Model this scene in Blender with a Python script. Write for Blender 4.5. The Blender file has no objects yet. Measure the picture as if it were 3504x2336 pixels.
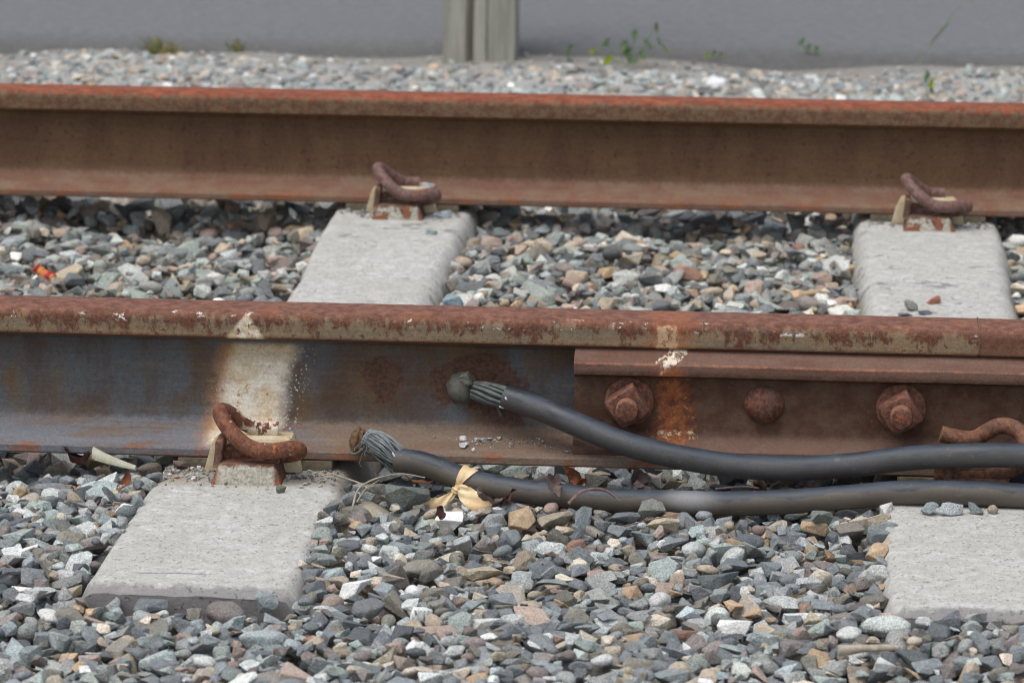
import bpy, bmesh, math, random
import numpy as np
from mathutils import Vector, Matrix, Quaternion, noise as mnoise

rnd = random.Random(7)
npr = np.random.default_rng(11)
scene = bpy.context.scene
COL = scene.collection

# ------------------------------------------------------------------ camera
CAM = np.array([0.0339, -3.8398, 1.0060])
FPX = 12313.59                       # focal length in pixels of the 3504 px wide photograph
YAW, PITCH, ROLL = 0.0758, 0.2252, 0.0075
_c, _s = math.cos(YAW), math.sin(YAW)
_F = np.array([-_s, _c, 0.0]); _R = np.array([_c, _s, 0.0]); _U = np.array([0.0, 0.0, 1.0])
F2 = _F * math.cos(PITCH) - _U * math.sin(PITCH); U2 = _U * math.cos(PITCH) + _F * math.sin(PITCH)
R3 = _R * math.cos(ROLL) + U2 * math.sin(ROLL); U3 = U2 * math.cos(ROLL) - _R * math.sin(ROLL)
cam_data = bpy.data.cameras.new('camera')
cam_data.sensor_fit = 'HORIZONTAL'; cam_data.sensor_width = 36.0
cam_data.lens = FPX / 3504 * 36.0
cam_data.clip_start = 0.05; cam_data.clip_end = 500
cam_data.dof.use_dof = True
cam_data.dof.focus_distance = float((np.array([-0.2, -0.07, 0.06]) - CAM) @ F2)
cam_data.dof.aperture_fstop = 11.0
cam = bpy.data.objects.new('camera', cam_data)
cam.matrix_world = Matrix(((R3[0], U3[0], -F2[0], CAM[0]), (R3[1], U3[1], -F2[1], CAM[1]),
                           (R3[2], U3[2], -F2[2], CAM[2]), (0, 0, 0, 1)))
COL.objects.link(cam); scene.camera = cam

# ------------------------------------------------------------------ sky and sun (bright overcast)
SUN_DIR = Vector((-0.26, -0.26, 0.93)).normalized()
world = bpy.data.worlds.new('World'); scene.world = world; world.use_nodes = True
wt = world.node_tree; wt.nodes.clear()
wo = wt.nodes.new('ShaderNodeOutputWorld'); wb = wt.nodes.new('ShaderNodeBackground')
sky = wt.nodes.new('ShaderNodeTexSky'); sky.sky_type = 'NISHITA'; sky.sun_disc = False
sky.sun_elevation = math.asin(SUN_DIR.z); sky.sun_rotation = math.atan2(SUN_DIR.x, SUN_DIR.y)
sky.dust_density = 3.0; sky.air_density = 1.0
hs = wt.nodes.new('ShaderNodeHueSaturation'); hs.inputs['Saturation'].default_value = 0.42
wt.links.new(sky.outputs[0], hs.inputs['Color']); wt.links.new(hs.outputs[0], wb.inputs[0])
wb.inputs[1].default_value = 0.13
wt.links.new(wb.outputs[0], wo.inputs[0])
sun_data = bpy.data.lights.new('sun', 'SUN'); sun_data.energy = 1.2; sun_data.angle = math.radians(55)
sun_data.color = (1.0, 0.965, 0.91)
sun = bpy.data.objects.new('sun', sun_data); sun.location = (0, 0, 8)
sun.rotation_euler = SUN_DIR.to_track_quat('Z', 'Y').to_euler(); COL.objects.link(sun)
scene.view_settings.view_transform = 'Standard'; scene.view_settings.look = 'None'
scene.view_settings.gamma = 1.0; scene.view_settings.use_curve_mapping = False
scene.view_settings.exposure = 0.42
scene.render.engine = 'CYCLES'
scene.cycles.filter_width = 1.05
scene.cycles.max_bounces = 6; scene.cycles.diffuse_bounces = 4

# ------------------------------------------------------------------ shader helpers
def lin(c):
    r = []
    for v in c:
        v /= 255.0
        r.append(v / 12.92 if v <= 0.04045 else ((v + 0.055) / 1.055) ** 2.4)
    return tuple(r)
def C(*c): return lin(c) + (1.0,)

class S:
    def __init__(s, g, sock): s.g = g; s.k = sock
    def _m(s, op, *o): return s.g.math(op, s, *o)
    def __add__(s, o): return s._m('ADD', o)
    def __radd__(s, o): return s._m('ADD', o)
    def __sub__(s, o): return s._m('SUBTRACT', o)
    def __rsub__(s, o): return s.g.math('SUBTRACT', o, s)
    def __mul__(s, o): return s._m('MULTIPLY', o)
    def __rmul__(s, o): return s._m('MULTIPLY', o)
    def __truediv__(s, o): return s._m('DIVIDE', o)
    def abs(s): return s._m('ABSOLUTE')
    def sqrt(s): return s._m('SQRT')

class G:
    def __init__(g, name):
        g.m = bpy.data.materials.new(name); g.m.use_nodes = True
        g.t = g.m.node_tree; g.t.nodes.clear()
        g.out = g.t.nodes.new('ShaderNodeOutputMaterial')
        g.b = g.t.nodes.new('ShaderNodeBsdfPrincipled')
        g.t.links.new(g.b.outputs[0], g.out.inputs[0])
        g._p = None
    def put(g, inp, v):
        if isinstance(v, S): g.t.links.new(v.k, inp)
        else: inp.default_value = v
    def math(g, op, *a):
        n = g.t.nodes.new('ShaderNodeMath'); n.operation = op
        for i, v in enumerate(a): g.put(n.inputs[i], v)
        return S(g, n.outputs[0])
    def mn(g, a, b): return g.math('MINIMUM', a, b)
    def mx(g, a, b): return g.math('MAXIMUM', a, b)
    def pos(g):
        if g._p is None:
            n = g.t.nodes.new('ShaderNodeNewGeometry'); g._p = S(g, n.outputs['Position'])
        return g._p
    def obj(g):
        return S(g, g.t.nodes.new('ShaderNodeTexCoord').outputs['Object'])
    def xyz(g, v=None):
        n = g.t.nodes.new('ShaderNodeSeparateXYZ'); g.put(n.inputs[0], v or g.pos())
        return [S(g, o) for o in n.outputs]
    def vec(g, x, y, z):
        n = g.t.nodes.new('ShaderNodeCombineXYZ')
        for i, v in enumerate((x, y, z)): g.put(n.inputs[i], v)
        return S(g, n.outputs[0])
    def scl(g, v, s):
        n = g.t.nodes.new('ShaderNodeVectorMath'); n.operation = 'MULTIPLY'
        g.put(n.inputs[0], v); n.inputs[1].default_value = s
        return S(g, n.outputs[0])
    def noise(g, scale, detail=4.0, rough=0.55, v=None, dist=0.0):
        n = g.t.nodes.new('ShaderNodeTexNoise')
        g.put(n.inputs['Vector'], v or g.pos()); n.inputs['Scale'].default_value = scale
        n.inputs['Detail'].default_value = detail; n.inputs['Roughness'].default_value = rough
        n.inputs['Distortion'].default_value = dist
        return S(g, n.outputs[0])
    def vor(g, scale, v=None, feature='F1', out=0):
        n = g.t.nodes.new('ShaderNodeTexVoronoi'); n.feature = feature
        g.put(n.inputs['Vector'], v or g.pos()); n.inputs['Scale'].default_value = scale
        return S(g, n.outputs[out])
    def sm(g, a, b, x, lo=0.0, hi=1.0):
        n = g.t.nodes.new('ShaderNodeMapRange'); n.interpolation_type = 'SMOOTHSTEP'
        if b < a: a, b, lo, hi = b, a, hi, lo
        g.put(n.inputs[0], x)
        for i, v in enumerate((a, b, lo, hi)): n.inputs[i + 1].default_value = v
        return S(g, n.outputs[0])
    def mix(g, f, a, b, mode='MIX'):
        n = g.t.nodes.new('ShaderNodeMix'); n.data_type = 'RGBA'; n.blend_type = mode; n.clamp_factor = True
        g.put(n.inputs[0], f); g.put(n.inputs[6], a); g.put(n.inputs[7], b)
        return S(g, n.outputs[2])
    def attr(g, name, out='Color'):
        n = g.t.nodes.new('ShaderNodeAttribute'); n.attribute_name = name
        return S(g, n.outputs[out])
    def val(g, c, f):                       # scale a colour by a factor
        n = g.t.nodes.new('ShaderNodeVectorMath'); n.operation = 'SCALE'
        g.put(n.inputs[0], c); g.put(n.inputs['Scale'], f)
        return S(g, n.outputs[0])
    def bump(g, h, dist, strength=1.0):
        n = g.t.nodes.new('ShaderNodeBump'); n.inputs['Strength'].default_value = strength
        n.inputs['Distance'].default_value = dist; g.put(n.inputs['Height'], h)
        g.t.links.new(n.outputs[0], g.b.inputs['Normal'])
    def done(g, col, rough=0.85, spec=0.3, **k):
        g.put(g.b.inputs['Base Color'], col); g.put(g.b.inputs['Roughness'], rough)
        g.put(g.b.inputs['Specular IOR Level'], spec)
        for a, v in k.items(): g.put(g.b.inputs[a], v)
        return g.m

# ------------------------------------------------------------------ object helpers
def tag(o, label=None, cat=None, group=None, kind=None):
    if label: o['label'] = label
    if cat: o['category'] = cat
    if group: o['group'] = group
    if kind: o['kind'] = kind
    return o
def thing(name, label, cat, loc, group=None):
    o = bpy.data.objects.new(name, None); COL.objects.link(o); o.location = loc
    o.empty_display_size = 0.02
    return tag(o, label, cat, group)
def wloc(o):
    v = Vector((0, 0, 0))
    while o is not None: v += o.location; o = o.parent
    return v
def sharpen(bm, ang=35):
    a = math.radians(ang)
    for f in bm.faces: f.smooth = True
    for e in bm.edges:
        if len(e.link_faces) == 2 and e.calc_face_angle(0) > a: e.smooth = False
def obj(name, bm, mat, parent=None, loc=None, smooth=35, keep=False):
    """link a bmesh in world coordinates as one mesh object; origin at loc or at the base of its box"""
    if not keep:
        bmesh.ops.recalc_face_normals(bm, faces=bm.faces)
    if smooth: sharpen(bm, smooth)
    if parent is not None:
        off = wloc(parent)
    else:
        if loc is None:
            vs = [v.co for v in bm.verts]
            loc = ((min(v.x for v in vs) + max(v.x for v in vs)) / 2, (min(v.y for v in vs) + max(v.y for v in vs)) / 2,
                   min(v.z for v in vs))
        off = Vector(loc)
    bmesh.ops.translate(bm, verts=bm.verts, vec=-off)
    me = bpy.data.meshes.new(name); bm.to_mesh(me); bm.free()
    o = bpy.data.objects.new(name, me); COL.objects.link(o)
    if mat: me.materials.append(mat)
    if parent is not None: o.parent = parent
    else: o.location = off
    return o
def spline(pts, n):
    """Catmull-Rom through pts, n samples per span"""
    P = [Vector(p) for p in pts]; P = [P[0] * 2 - P[1]] + P + [P[-1] * 2 - P[-2]]
    out = []
    for i in range(1, len(P) - 2):
        a, b, c, d = P[i - 1:i + 3]
        for k in range(n):
            t = k / n
            out.append(0.5 * ((2 * b) + (c - a) * t + (2 * a - 5 * b + 4 * c - d) * t * t + (3 * b - a - 3 * c + d) * t ** 3))
    out.append(P[-2].copy())
    return out
def frames(pts):
    T = []
    for i in range(len(pts)):
        t = pts[min(i + 1, len(pts) - 1)] - pts[max(i - 1, 0)]
        T.append(t.normalized())
    up = Vector((0, 0, 1)) if abs(T[0].z) < 0.9 else Vector((0, 1, 0))
    n = (up - T[0] * up.dot(T[0])).normalized(); N = [n]
    for i in range(1, len(pts)):
        n = N[-1] - T[i] * N[-1].dot(T[i]); N.append(n.normalized())
    return T, N
def tube(bm, pts, r, seg=12, cap=True, wob=0.0, squash=None):
    """tube along pts; r number or list; cap closes with rounded ends"""
    pts = [Vector(p) for p in pts]
    T, N = frames(pts); rings = []
    for i, p in enumerate(pts):
        ri = r[i] if isinstance(r, (list, tuple)) else r
        B = T[i].cross(N[i]); ring = []
        for k in range(seg):
            a = 2 * math.pi * k / seg
            q = ri * (1 + wob * mnoise.noise(p * 60 + Vector((k * 1.7, 0, 0))))
            ring.append(bm.verts.new(p + N[i] * math.cos(a) * q + B * math.sin(a) * q))
        rings.append(ring)
    for i in range(len(rings) - 1):
        for k in range(seg):
            bm.faces.new((rings[i][k], rings[i][(k + 1) % seg], rings[i + 1][(k + 1) % seg], rings[i + 1][k]))
    if cap:
        bm.faces.new(rings[0][::-1]); bm.faces.new(rings[-1])
    return rings
def extrude_x(bm, prof, x0, x1, nseg=1, wob=0.0):
    """closed (y,z) outline extruded along x"""
    rings = []
    for i in range(nseg + 1):
        x = x0 + (x1 - x0) * i / nseg; ring = []
        for (y, z) in prof:
            v = Vector((x, y, z))
            if wob: v += Vector((0, mnoise.noise(v * 14), mnoise.noise(v * 14 + Vector((9, 9, 9))))) * wob
            ring.append(bm.verts.new(v))
        rings.append(ring)
    n = len(prof)
    for i in range(nseg):
        for k in range(n):
            bm.faces.new((rings[i][k], rings[i][(k + 1) % n], rings[i + 1][(k + 1) % n], rings[i + 1][k]))
    bm.faces.new(rings[0]); bm.faces.new(rings[-1][::-1])
def box(bm, x0, x1, y0, y1, z0, z1, bev=0.0, seg=2):
    r = bmesh.ops.create_cube(bm, size=1.0)
    vs = r['verts']
    for v in vs:
        v.co = Vector((x0 + (v.co.x + .5) * (x1 - x0), y0 + (v.co.y + .5) * (y1 - y0), z0 + (v.co.z + .5) * (z1 - z0)))
    if bev:
        es = list({e for v in vs for e in v.link_edges})
        bmesh.ops.bevel(bm, geom=es, offset=bev, segments=seg, affect='EDGES', profile=0.6)
    return vs
def rough_up(bm, amp, freq, seed=0):
    o = Vector((seed * 3.1, seed * 1.7, seed))
    for v in bm.verts:
        v.co += mnoise.noise_vector(v.co * freq + o) * amp
def project(P):
    P = np.atleast_2d(np.asarray(P, float)) - CAM
    d = P @ F2
    return 1752 + FPX * (P @ R3) / d, 1168 - FPX * (P @ U3) / d, d

# ------------------------------------------------------------------ dimensions
GAUGE = 1.505            # between rail centres
RH = 0.158               # rail height
SL_X = [-0.534 - 0.784, -0.534, 0.2505, 0.2505 + 0.784]
SL_TOP = -0.0115
GAP_X = 0.2500

# ================================================================== MATERIALS
def rail_material(name, far=False, right=False):
    g = G(name); x, y, z = g.xyz()
    fine = g.noise(900, 3, 0.6); med = g.noise(120, 5, 0.65); big = g.noise(16, 4, 0.6)
    st = g.noise(26, 5, 0.6, g.scl(g.pos(), (1.0, 1.0, 0.32)))        # vertical streaks
    hz = g.noise(40, 5, 0.6, g.scl(g.pos(), (0.16, 1.0, 2.4)))        # rolling marks along the rail
    if far:
        web = g.mix(g.sm(.35, .7, st), C(102, 77, 54), C(90, 64, 46))
        web = g.mix(g.sm(.58, .66, g.noise(130, 4, .65)) * .75, web, C(72, 44, 34))
        foot = g.mix(g.sm(.35, .65, st), C(124, 100, 82), C(118, 84, 68))
        side = g.mix(g.sm(.4, .62, med), C(112, 90, 68), C(96, 66, 50))
        side = g.mix(g.sm(.52, .7, g.noise(55, 4, .65, g.scl(g.pos(), (1, 1, .4)))) * .6, side, C(130, 88, 60))
        top = g.mix(g.sm(.35, .68, g.noise(45, 5, .7)), C(112, 54, 34), C(148, 82, 52))
        top = g.mix(g.sm(.52, .7, g.noise(30, 4, .65)) * .45, top, C(98, 64, 50))
    else:
        web = g.mix(g.sm(.38, .56, g.noise(11, 5, .65) + g.sm(-.45, -.75, x, 0, .06)), C(88, 72, 58), C(86, 89, 93))
        web = g.mix(g.sm(.52, .68, g.noise(9, 5, .62, g.scl(g.pos(), (1, 1, .45)), .6)), web, C(100, 80, 56))
        web = g.mix(g.sm(.42, .66, st) * .6, web, C(78, 56, 44))
        web = g.mix(g.sm(.5, .75, hz) * .45, web, C(100, 92, 80))
        for (cx, cz, r) in ((-.398, .082, .024), (-.272, .062, .036), (-.325, .078, .026), (-.29, .09, .022)):
            d = (((x - cx) * (x - cx)) + ((z - cz) * (z - cz))).sqrt() + (g.noise(50, 6, .75) - .5) * .062
            web = g.mix(g.sm(r + .003, r - .004, d) * .88, web, g.mix(g.sm(.3, .7, g.noise(190, 5, .75)), C(58, 40, 33), C(102, 70, 54)))
        foot = g.mix(g.sm(-.42, -.62, x + (big - .5) * .3), C(124, 106, 92), C(110, 112, 118))
        foot = g.mix(g.sm(.45, .68, hz), foot, C(112, 94, 80))
        foot = g.mix(g.sm(.56, .70, g.noise(34, 4, .7, g.scl(g.pos(), (.6, 1, 1)))) * .7, foot, C(120, 86, 66))
        khaki = g.mix(g.sm(.35, .7, hz), C(136, 114, 86), C(120, 108, 90))
        patch = g.sm(.45, .55, g.noise(34, 6, .75, g.scl(g.pos(), (1, 1, .45))) + (g.noise(150, 3, .6) - .5) * .3 + g.sm(.130, .152, z, -.06, .07) - .035)
        rust = g.mix(g.sm(.35, .65, g.noise(260, 4, .7)), C(70, 40, 30), C(116, 68, 46))
        rust = g.mix(g.sm(.55, .7, g.noise(75, 3, .6)) * .5, rust, C(96, 88, 84))
        side = g.mix(patch * .92, khaki, rust)
        spots = g.sm(.60, .66, g.noise(160, 3, .55))
        side = g.mix(spots * .8, side, C(80, 50, 38))
        side = g.mix(g.sm(.1325, .1285, z + (med - .5) * .006) * .85, side, C(96, 60, 46))
        if right:
            side = g.mix(.75, side, g.mix(med, C(92, 56, 42), C(120, 80, 60)))
        top = g.mix(g.sm(.35, .68, g.noise(90, 5, .7)), C(98, 60, 46), C(138, 94, 76))
        top = g.mix(g.sm(.58, .70, g.noise(24, 4, .6)) * .6, top, C(140, 88, 60))
        top = g.mix(g.sm(.55, .7, g.noise(300, 2, .6)) * .6, top, C(74, 52, 46))
    k = (med - .5)
    col = g.mix(g.sm(.026, .036, z + k * .012), foot, web)
    col = g.mix(g.sm(.121, .125, z), col, side)
    col = g.mix(g.sm(.1480, .1560, z + k * .020 + (g.noise(28, 4, .6) - .5) * .012), col, top)
    if not far:
        # flecks of white paint along the gauge corner
        fl = g.sm(.60, .64, g.noise(95, 4, .75, g.scl(g.pos(), (.7, 1, 1.2)))) * g.sm(.143, .147, z) * g.sm(.1570, .1540, z)
        fl = fl * g.sm(.50, .58, g.noise(17, 2, .5))
        col = g.mix(fl, col, C(222, 220, 216))
        if not right:
            # spray paint over the sleeper: on the web, running over the foot, and a triangle on the head
            cx = x + .5480 - (z - .06) * .22
            ed = (g.noise(42, 4, .65) - .5) * .028
            body = g.sm(.052, .028, cx.abs() + ed)
            lower = g.sm(.005, .020, z + (big - .5) * .02) * g.sm(.122, .112, z)
            spk = g.sm(.62, .67, g.noise(420, 2, .5)) * g.sm(.064, .044, (cx - .006).abs())
            m = g.mx(body * lower, spk * lower)
            paint = g.mix(g.sm(.40, .66, g.noise(22, 4, .6)), C(236, 230, 216), C(214, 190, 150))
            paint = g.mix(g.sm(.080, .112, z + (big - .5) * .04) * .55, paint, C(176, 152, 108))  # ochre towards the top: shade below the rail head painted in
            paint = g.mix(g.sm(.45, .70, g.noise(130, 4, .7)) * .35, paint, C(178, 160, 134))
            rs = g.sm(.60, .70, g.noise(85, 4, .7)) * .8
            paint = g.mix(rs, paint, C(176, 112, 60))
            paint = g.mix(g.sm(-.020, -.040, cx + ed * .8) * .85, paint, g.mix(med, C(170, 108, 58), C(124, 76, 44)))
            col = g.mix(m * .93, col, paint)
            tri = g.sm(.003, -.003, (x + .5475).abs() - (.1555 - z) * .75 + ed * .35) * g.sm(.125, .128, z)
            tri = tri * g.sm(.64, .56, g.noise(150, 4, .7))
            col = g.mix(tri * .9, col, g.mix(g.sm(.4, .6, med), C(222, 212, 192), C(190, 164, 126)))
            # second, narrower mark over the fishplate
            b2 = g.sm(.0130, .0085, (x + .0875).abs() + ed * .55) * g.sm(.124, .127, z) * g.sm(.1535, .1500, z + k * .01)
            col = g.mix(b2 * g.sm(.60, .5, g.noise(110, 4, .7)) * .9, col, g.mix(med, C(216, 200, 168), C(196, 168, 128)))
            st2 = g.sm(.035, .012, (x + .0835).abs() + ed) * g.sm(.124, .127, z)
            col = g.mix(st2 * .4, col, C(160, 92, 56))
    col = g.val(col, .84 + (fine - .5) * .5 + .16)
    toe = g.sm(.0135, .0105, z) * g.sm(.5, .62, g.noise(45, 5, .7, g.scl(g.pos(), (.5, 1, 1))))
    col = g.mix(toe * .7, col, C(138, 84, 54))
    col = g.val(col, 1.0 + (g.noise(300, 5, .75) - .5) * 1.3 + (g.noise(120, 3, .6, g.scl(g.pos(), (.12, 1, 2.5))) - .5) * .5)
    g.bump(med * .7 + fine * .3 + g.noise(260, 4, .65) * .7, .0014 if not far else .0009, .9)
    return g.done(col, g.sm(.3, .8, med, .62, .9), .35)

def rust_material(name, a, b, hot, concrete=0.0, white=False):
    """rusted iron in the object's own coordinates"""
    g = G(name); p = g.obj(); x, y, z = g.xyz(p)
    med = g.noise(130, 5, .7, p); fine = g.noise(900, 3, .6, p); big = g.noise(55, 4, .6, p)
    col = g.mix(g.sm(.35, .65, med), C(*a), C(*b))
    col = g.mix(g.sm(.56, .68, g.noise(95, 5, .7, g.scl(p, (1, 1.2, .9)))) * .85, col, C(*hot))
    col = g.mix(g.sm(.55, .65, big) * .5, col, C(92, 74, 66))
    if white:                                            # overspray of the white paint
        w = g.sm(.42, .48, g.noise(70, 4, .7, p)) * g.sm(-.073, -.066, y + (big - .5) * .02) * g.sm(-.022, -.010, x)
        w = g.mx(w, g.sm(.63, .68, g.noise(60, 4, .65, p)) * .8)
        col = g.mix(w * .9, col, C(222, 212, 196))
    if concrete:
        c = g.sm(.0085, .0055, z + (g.noise(48, 5, .7, p) - .5) * .026) * g.sm(.034, .027, x.abs() + (big - .5) * .012) * g.sm(-.1215, -.1235, y)
        cc = g.mix(g.sm(.35, .65, g.noise(260, 4, .7, p)), C(150, 144, 130), C(176, 172, 160))
        rim = g.sm(.0125, .0085, z + (g.noise(48, 5, .7, p) - .5) * .026) * g.sm(-.1205, -.1225, y)
        col = g.mix(rim * g.sm(.44, .62, g.noise(60, 4, .7, p)) * .7, col, C(148, 86, 52))
        col = g.mix(c * g.sm(.5 - concrete * .45, .56 - concrete * .45, g.noise(38, 4, .6, p)), col, cc)
    pt = S(g, g.t.nodes.new('ShaderNodeNewGeometry').outputs['Pointiness'])
    col = g.mix(g.sm(.53, .60, pt + (med - .5) * .05) * .55, col, C(168, 124, 96))  # convex edges lighter: wear, with rim highlights painted into the colour
    col = g.val(col, 1.0 + (fine - .5) * .6 + (g.noise(260, 5, .75, p) - .5) * 1.2)
    g.bump(med * .6 + fine * .3 + g.noise(330, 3, .6, p) * .6, .0009, .9)
    return g.done(col, .78, .35)

def concrete_material():
    g = G('sleeper_concrete'); x, y, z = g.xyz()
    grain = g.noise(520, 3, .65); mid = g.noise(70, 5, .62); big = g.noise(9, 4, .6)
    hz = g.noise(34, 5, .65, g.scl(g.pos(), (.9, 1.2, 1)))
    col = g.mix(g.sm(.35, .68, mid), C(173, 172, 167), C(191, 191, 187))
    col = g.mix(g.sm(.42, .66, big) * .5, col, C(174, 170, 162))
    col = g.mix(g.sm(.60, .70, hz) * .5, col, C(210, 209, 205))                    # pale scuffs
    col = g.mix(g.sm(.63, .68, g.noise(300, 2, .5)) * .55, col, C(112, 110, 106))     # dark aggregate
    col = g.mix(g.sm(.64, .69, g.noise(260, 2, .5, g.scl(g.pos(), (1, 1.1, .9)))) * .5, col, C(222, 220, 214))
    # dark flaked marks, more of them between the rails
    fm = g.sm(.600, .615, g.noise(15, 3, .55, g.scl(g.pos(), (1, 1.3, 1)))) * g.sm(.44, .50, g.noise(70, 3, .6))
    col = g.mix(fm * g.sm(.2, .6, y, .0, .7) * g.sm(.38, .50, g.noise(5, 2, .5)), col, C(112, 110, 112))
    # browner low on the buried flanks, greyer at the broken end
    col = g.mix(g.sm(-.026, -.060, z + (mid - .5) * .03) * .75, col, C(128, 118, 104))
    e = g.sm(-.500, -.515, y + (mid - .5) * .03 + (big - .5) * .02)
    col = g.mix(e * .85, col, C(128, 124, 124))
    # grime round the rail seat
    se = g.sm(-.150, -.115, y + (mid - .5) * .05) * g.sm(.17, .12, y)
    col = g.mix(se * .65, col, C(138, 128, 114))
    ck = g.sm(.0022, .0006, (y + .458 + (g.noise(20, 4, .6) - .5) * .012 - x * .02).abs()) * g.sm(-.60, -.585, x) * g.sm(-.515, -.53, x)
    col = g.mix(ck * .8, col, C(104, 98, 100))
    col = g.mix(g.sm(.56, .62, g.noise(46, 5, .75, g.scl(g.pos(), (.8, 1.3, 1)))) * .40 * g.sm(.5, .62, g.noise(8, 3, .5)), col, C(222, 222, 220))
    col = g.val(col, 1.0 + (grain - .5) * .75)
    pit = g.sm(.64, .70, g.noise(170, 2, .5))
    col = g.mix(pit * .28, col, C(110, 106, 102))
    g.bump(grain * .45 + mid * .6 - pit * 1.4, .0020, .85)
    return g.done(col, .93, .2)

def stone_material():
    g = G('ballast_stone'); c = g.attr('stone_col'); a = g.attr('stone_col', 'Alpha')
    n1 = g.noise(150, 5, .7); sp = g.noise(620, 3, .65); vein = g.noise(60, 5, .7)
    col = g.val(c, 1.0 + (n1 - .5) * 1.1)
    col = g.val(col, 1.0 + (sp - .5) * (a * 2.2 + 1.1))
    col = g.mix(g.sm(.60, .66, g.noise(700, 2, .5)) * a * .5, col, C(205, 205, 200))
    col = g.mix(g.sm(.58, .72, vein) * .4, col, C(146, 138, 124))
    g.bump(n1 * .7 + g.noise(420, 4, .65) * .6, .0032, 1.0)
    return g.done(col, .86, .3)

def soil_material():
    g = G('grit_soil'); x, y, z = g.xyz()
    n = g.noise(90, 5, .7); f = g.noise(600, 3, .65); b = g.noise(7, 4, .6)
    col = g.mix(g.sm(.35, .65, n), C(112, 102, 90), C(142, 134, 120))
    col = g.mix(g.sm(1.9, 2.4, y), col, g.mix(g.sm(.35, .65, n), C(150, 149, 145), C(178, 177, 173)))
    col = g.mix(g.sm(.62, .68, g.noise(240, 2, .5)) * .6, col, C(196, 194, 188))
    col = g.mix(g.sm(.62, .68, g.noise(200, 2, .5, g.scl(g.pos(), (1, 1.1, 1)))) * .6, col, C(96, 100, 102))
    col = g.mix(g.sm(2.98, 3.18, y + (b - .5) * .25) * .6, col, C(122, 116, 108))
    col = g.val(col, 1.0 + (f - .5) * .7)
    g.bump(n * .5 + f * .4, .004, .9)
    return g.done(col, .95, .15)

def asphalt_material():
    g = G('road_asphalt')
    f = g.noise(420, 3, .6); m = g.noise(45, 5, .65); b = g.noise(3.2, 4, .6)
    col = g.mix(g.sm(.3, .7, m), C(98, 100, 103), C(115, 117, 120))
    col = g.mix(g.sm(.35, .7, b) * .5, col, C(106, 108, 110))
    col = g.mix(g.sm(.63, .68, g.noise(330, 2, .5)) * .5, col, C(178, 176, 172))
    x, y, z = g.xyz()
    col = g.mix(g.sm(3.36, 3.22, y + (m - .5) * .1) * .4, col, C(98, 94, 90))
    col = g.val(col, 1.0 + (f - .5) * .5)
    g.bump(f * .5 + m * .3, .003, .8)
    return g.done(col, .92, .25)

def rubber_material(name, dust=0.5):
    g = G(name); x, y, z = g.xyz(); ang = g.attr('around', 'Fac')
    n = g.noise(26, 5, .62); f = g.noise(500, 3, .6); l = g.noise(60, 4, .6, g.scl(g.pos(), (.3, 1, 1)))
    col = g.mix(g.sm(.35, .7, n), C(42, 49, 58), C(58, 67, 79))
    d = g.sm(.62, .74, ang + (n - .5) * .75 + (l - .5) * .35) * dust                      # dust lies on the flank towards the path
    col = g.mix(d, col, g.mix(l, C(78, 71, 62), C(100, 91, 80)))
    col = g.mix(g.sm(.58, .7, g.noise(40, 4, .7)) * .30, col, C(80, 82, 86))
    w = (((x + .055) * (x + .055) * .30) + ((z + .012) * (z + .012))).sqrt()
    col = g.mix(g.sm(.022, .002, w + (n - .5) * .016) * g.sm(-.09, -.11, y) * .55, col, C(158, 158, 160))   # pale overspray
    col = g.mix(g.sm(.62, .68, g.noise(150, 4, .7, g.scl(g.pos(), (.5, 1, 1)))) * .5, col, C(108, 104, 100))
    col = g.val(col, 1.0 + (f - .5) * .5)
    g.bump(f * .5 + l * .5, .0006, .8)
    return g.done(col, g.sm(.3, .7, n, .42, .62), .5)

def plain(name, a, b, scale=60, rough=.8, spec=.3, bump=.0006, stretch=(1, 1, 1), trans=0.0):
    g = G(name); v = g.scl(g.obj(), stretch)
    n = g.noise(scale, 5, .65, v); f = g.noise(scale * 8, 3, .6, v)
    col = g.val(g.mix(g.sm(.33, .67, n), C(*a), C(*b)), 1.0 + (f - .5) * .35)
    g.bump(n * .6 + f * .4, bump, .8)
    if trans:
        g.b.inputs['Transmission Weight'].default_value = 0.0
        tr = g.t.nodes.new('ShaderNodeBsdfTranslucent'); g.put(tr.inputs[0], col)
        mixn = g.t.nodes.new('ShaderNodeMixShader'); mixn.inputs[0].default_value = trans
        g.t.links.new(g.b.outputs[0], mixn.inputs[1]); g.t.links.new(tr.outputs[0], mixn.inputs[2])
        g.t.links.new(mixn.outputs[0], g.out.inputs[0])
    return g.done(col, rough, spec)

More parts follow.
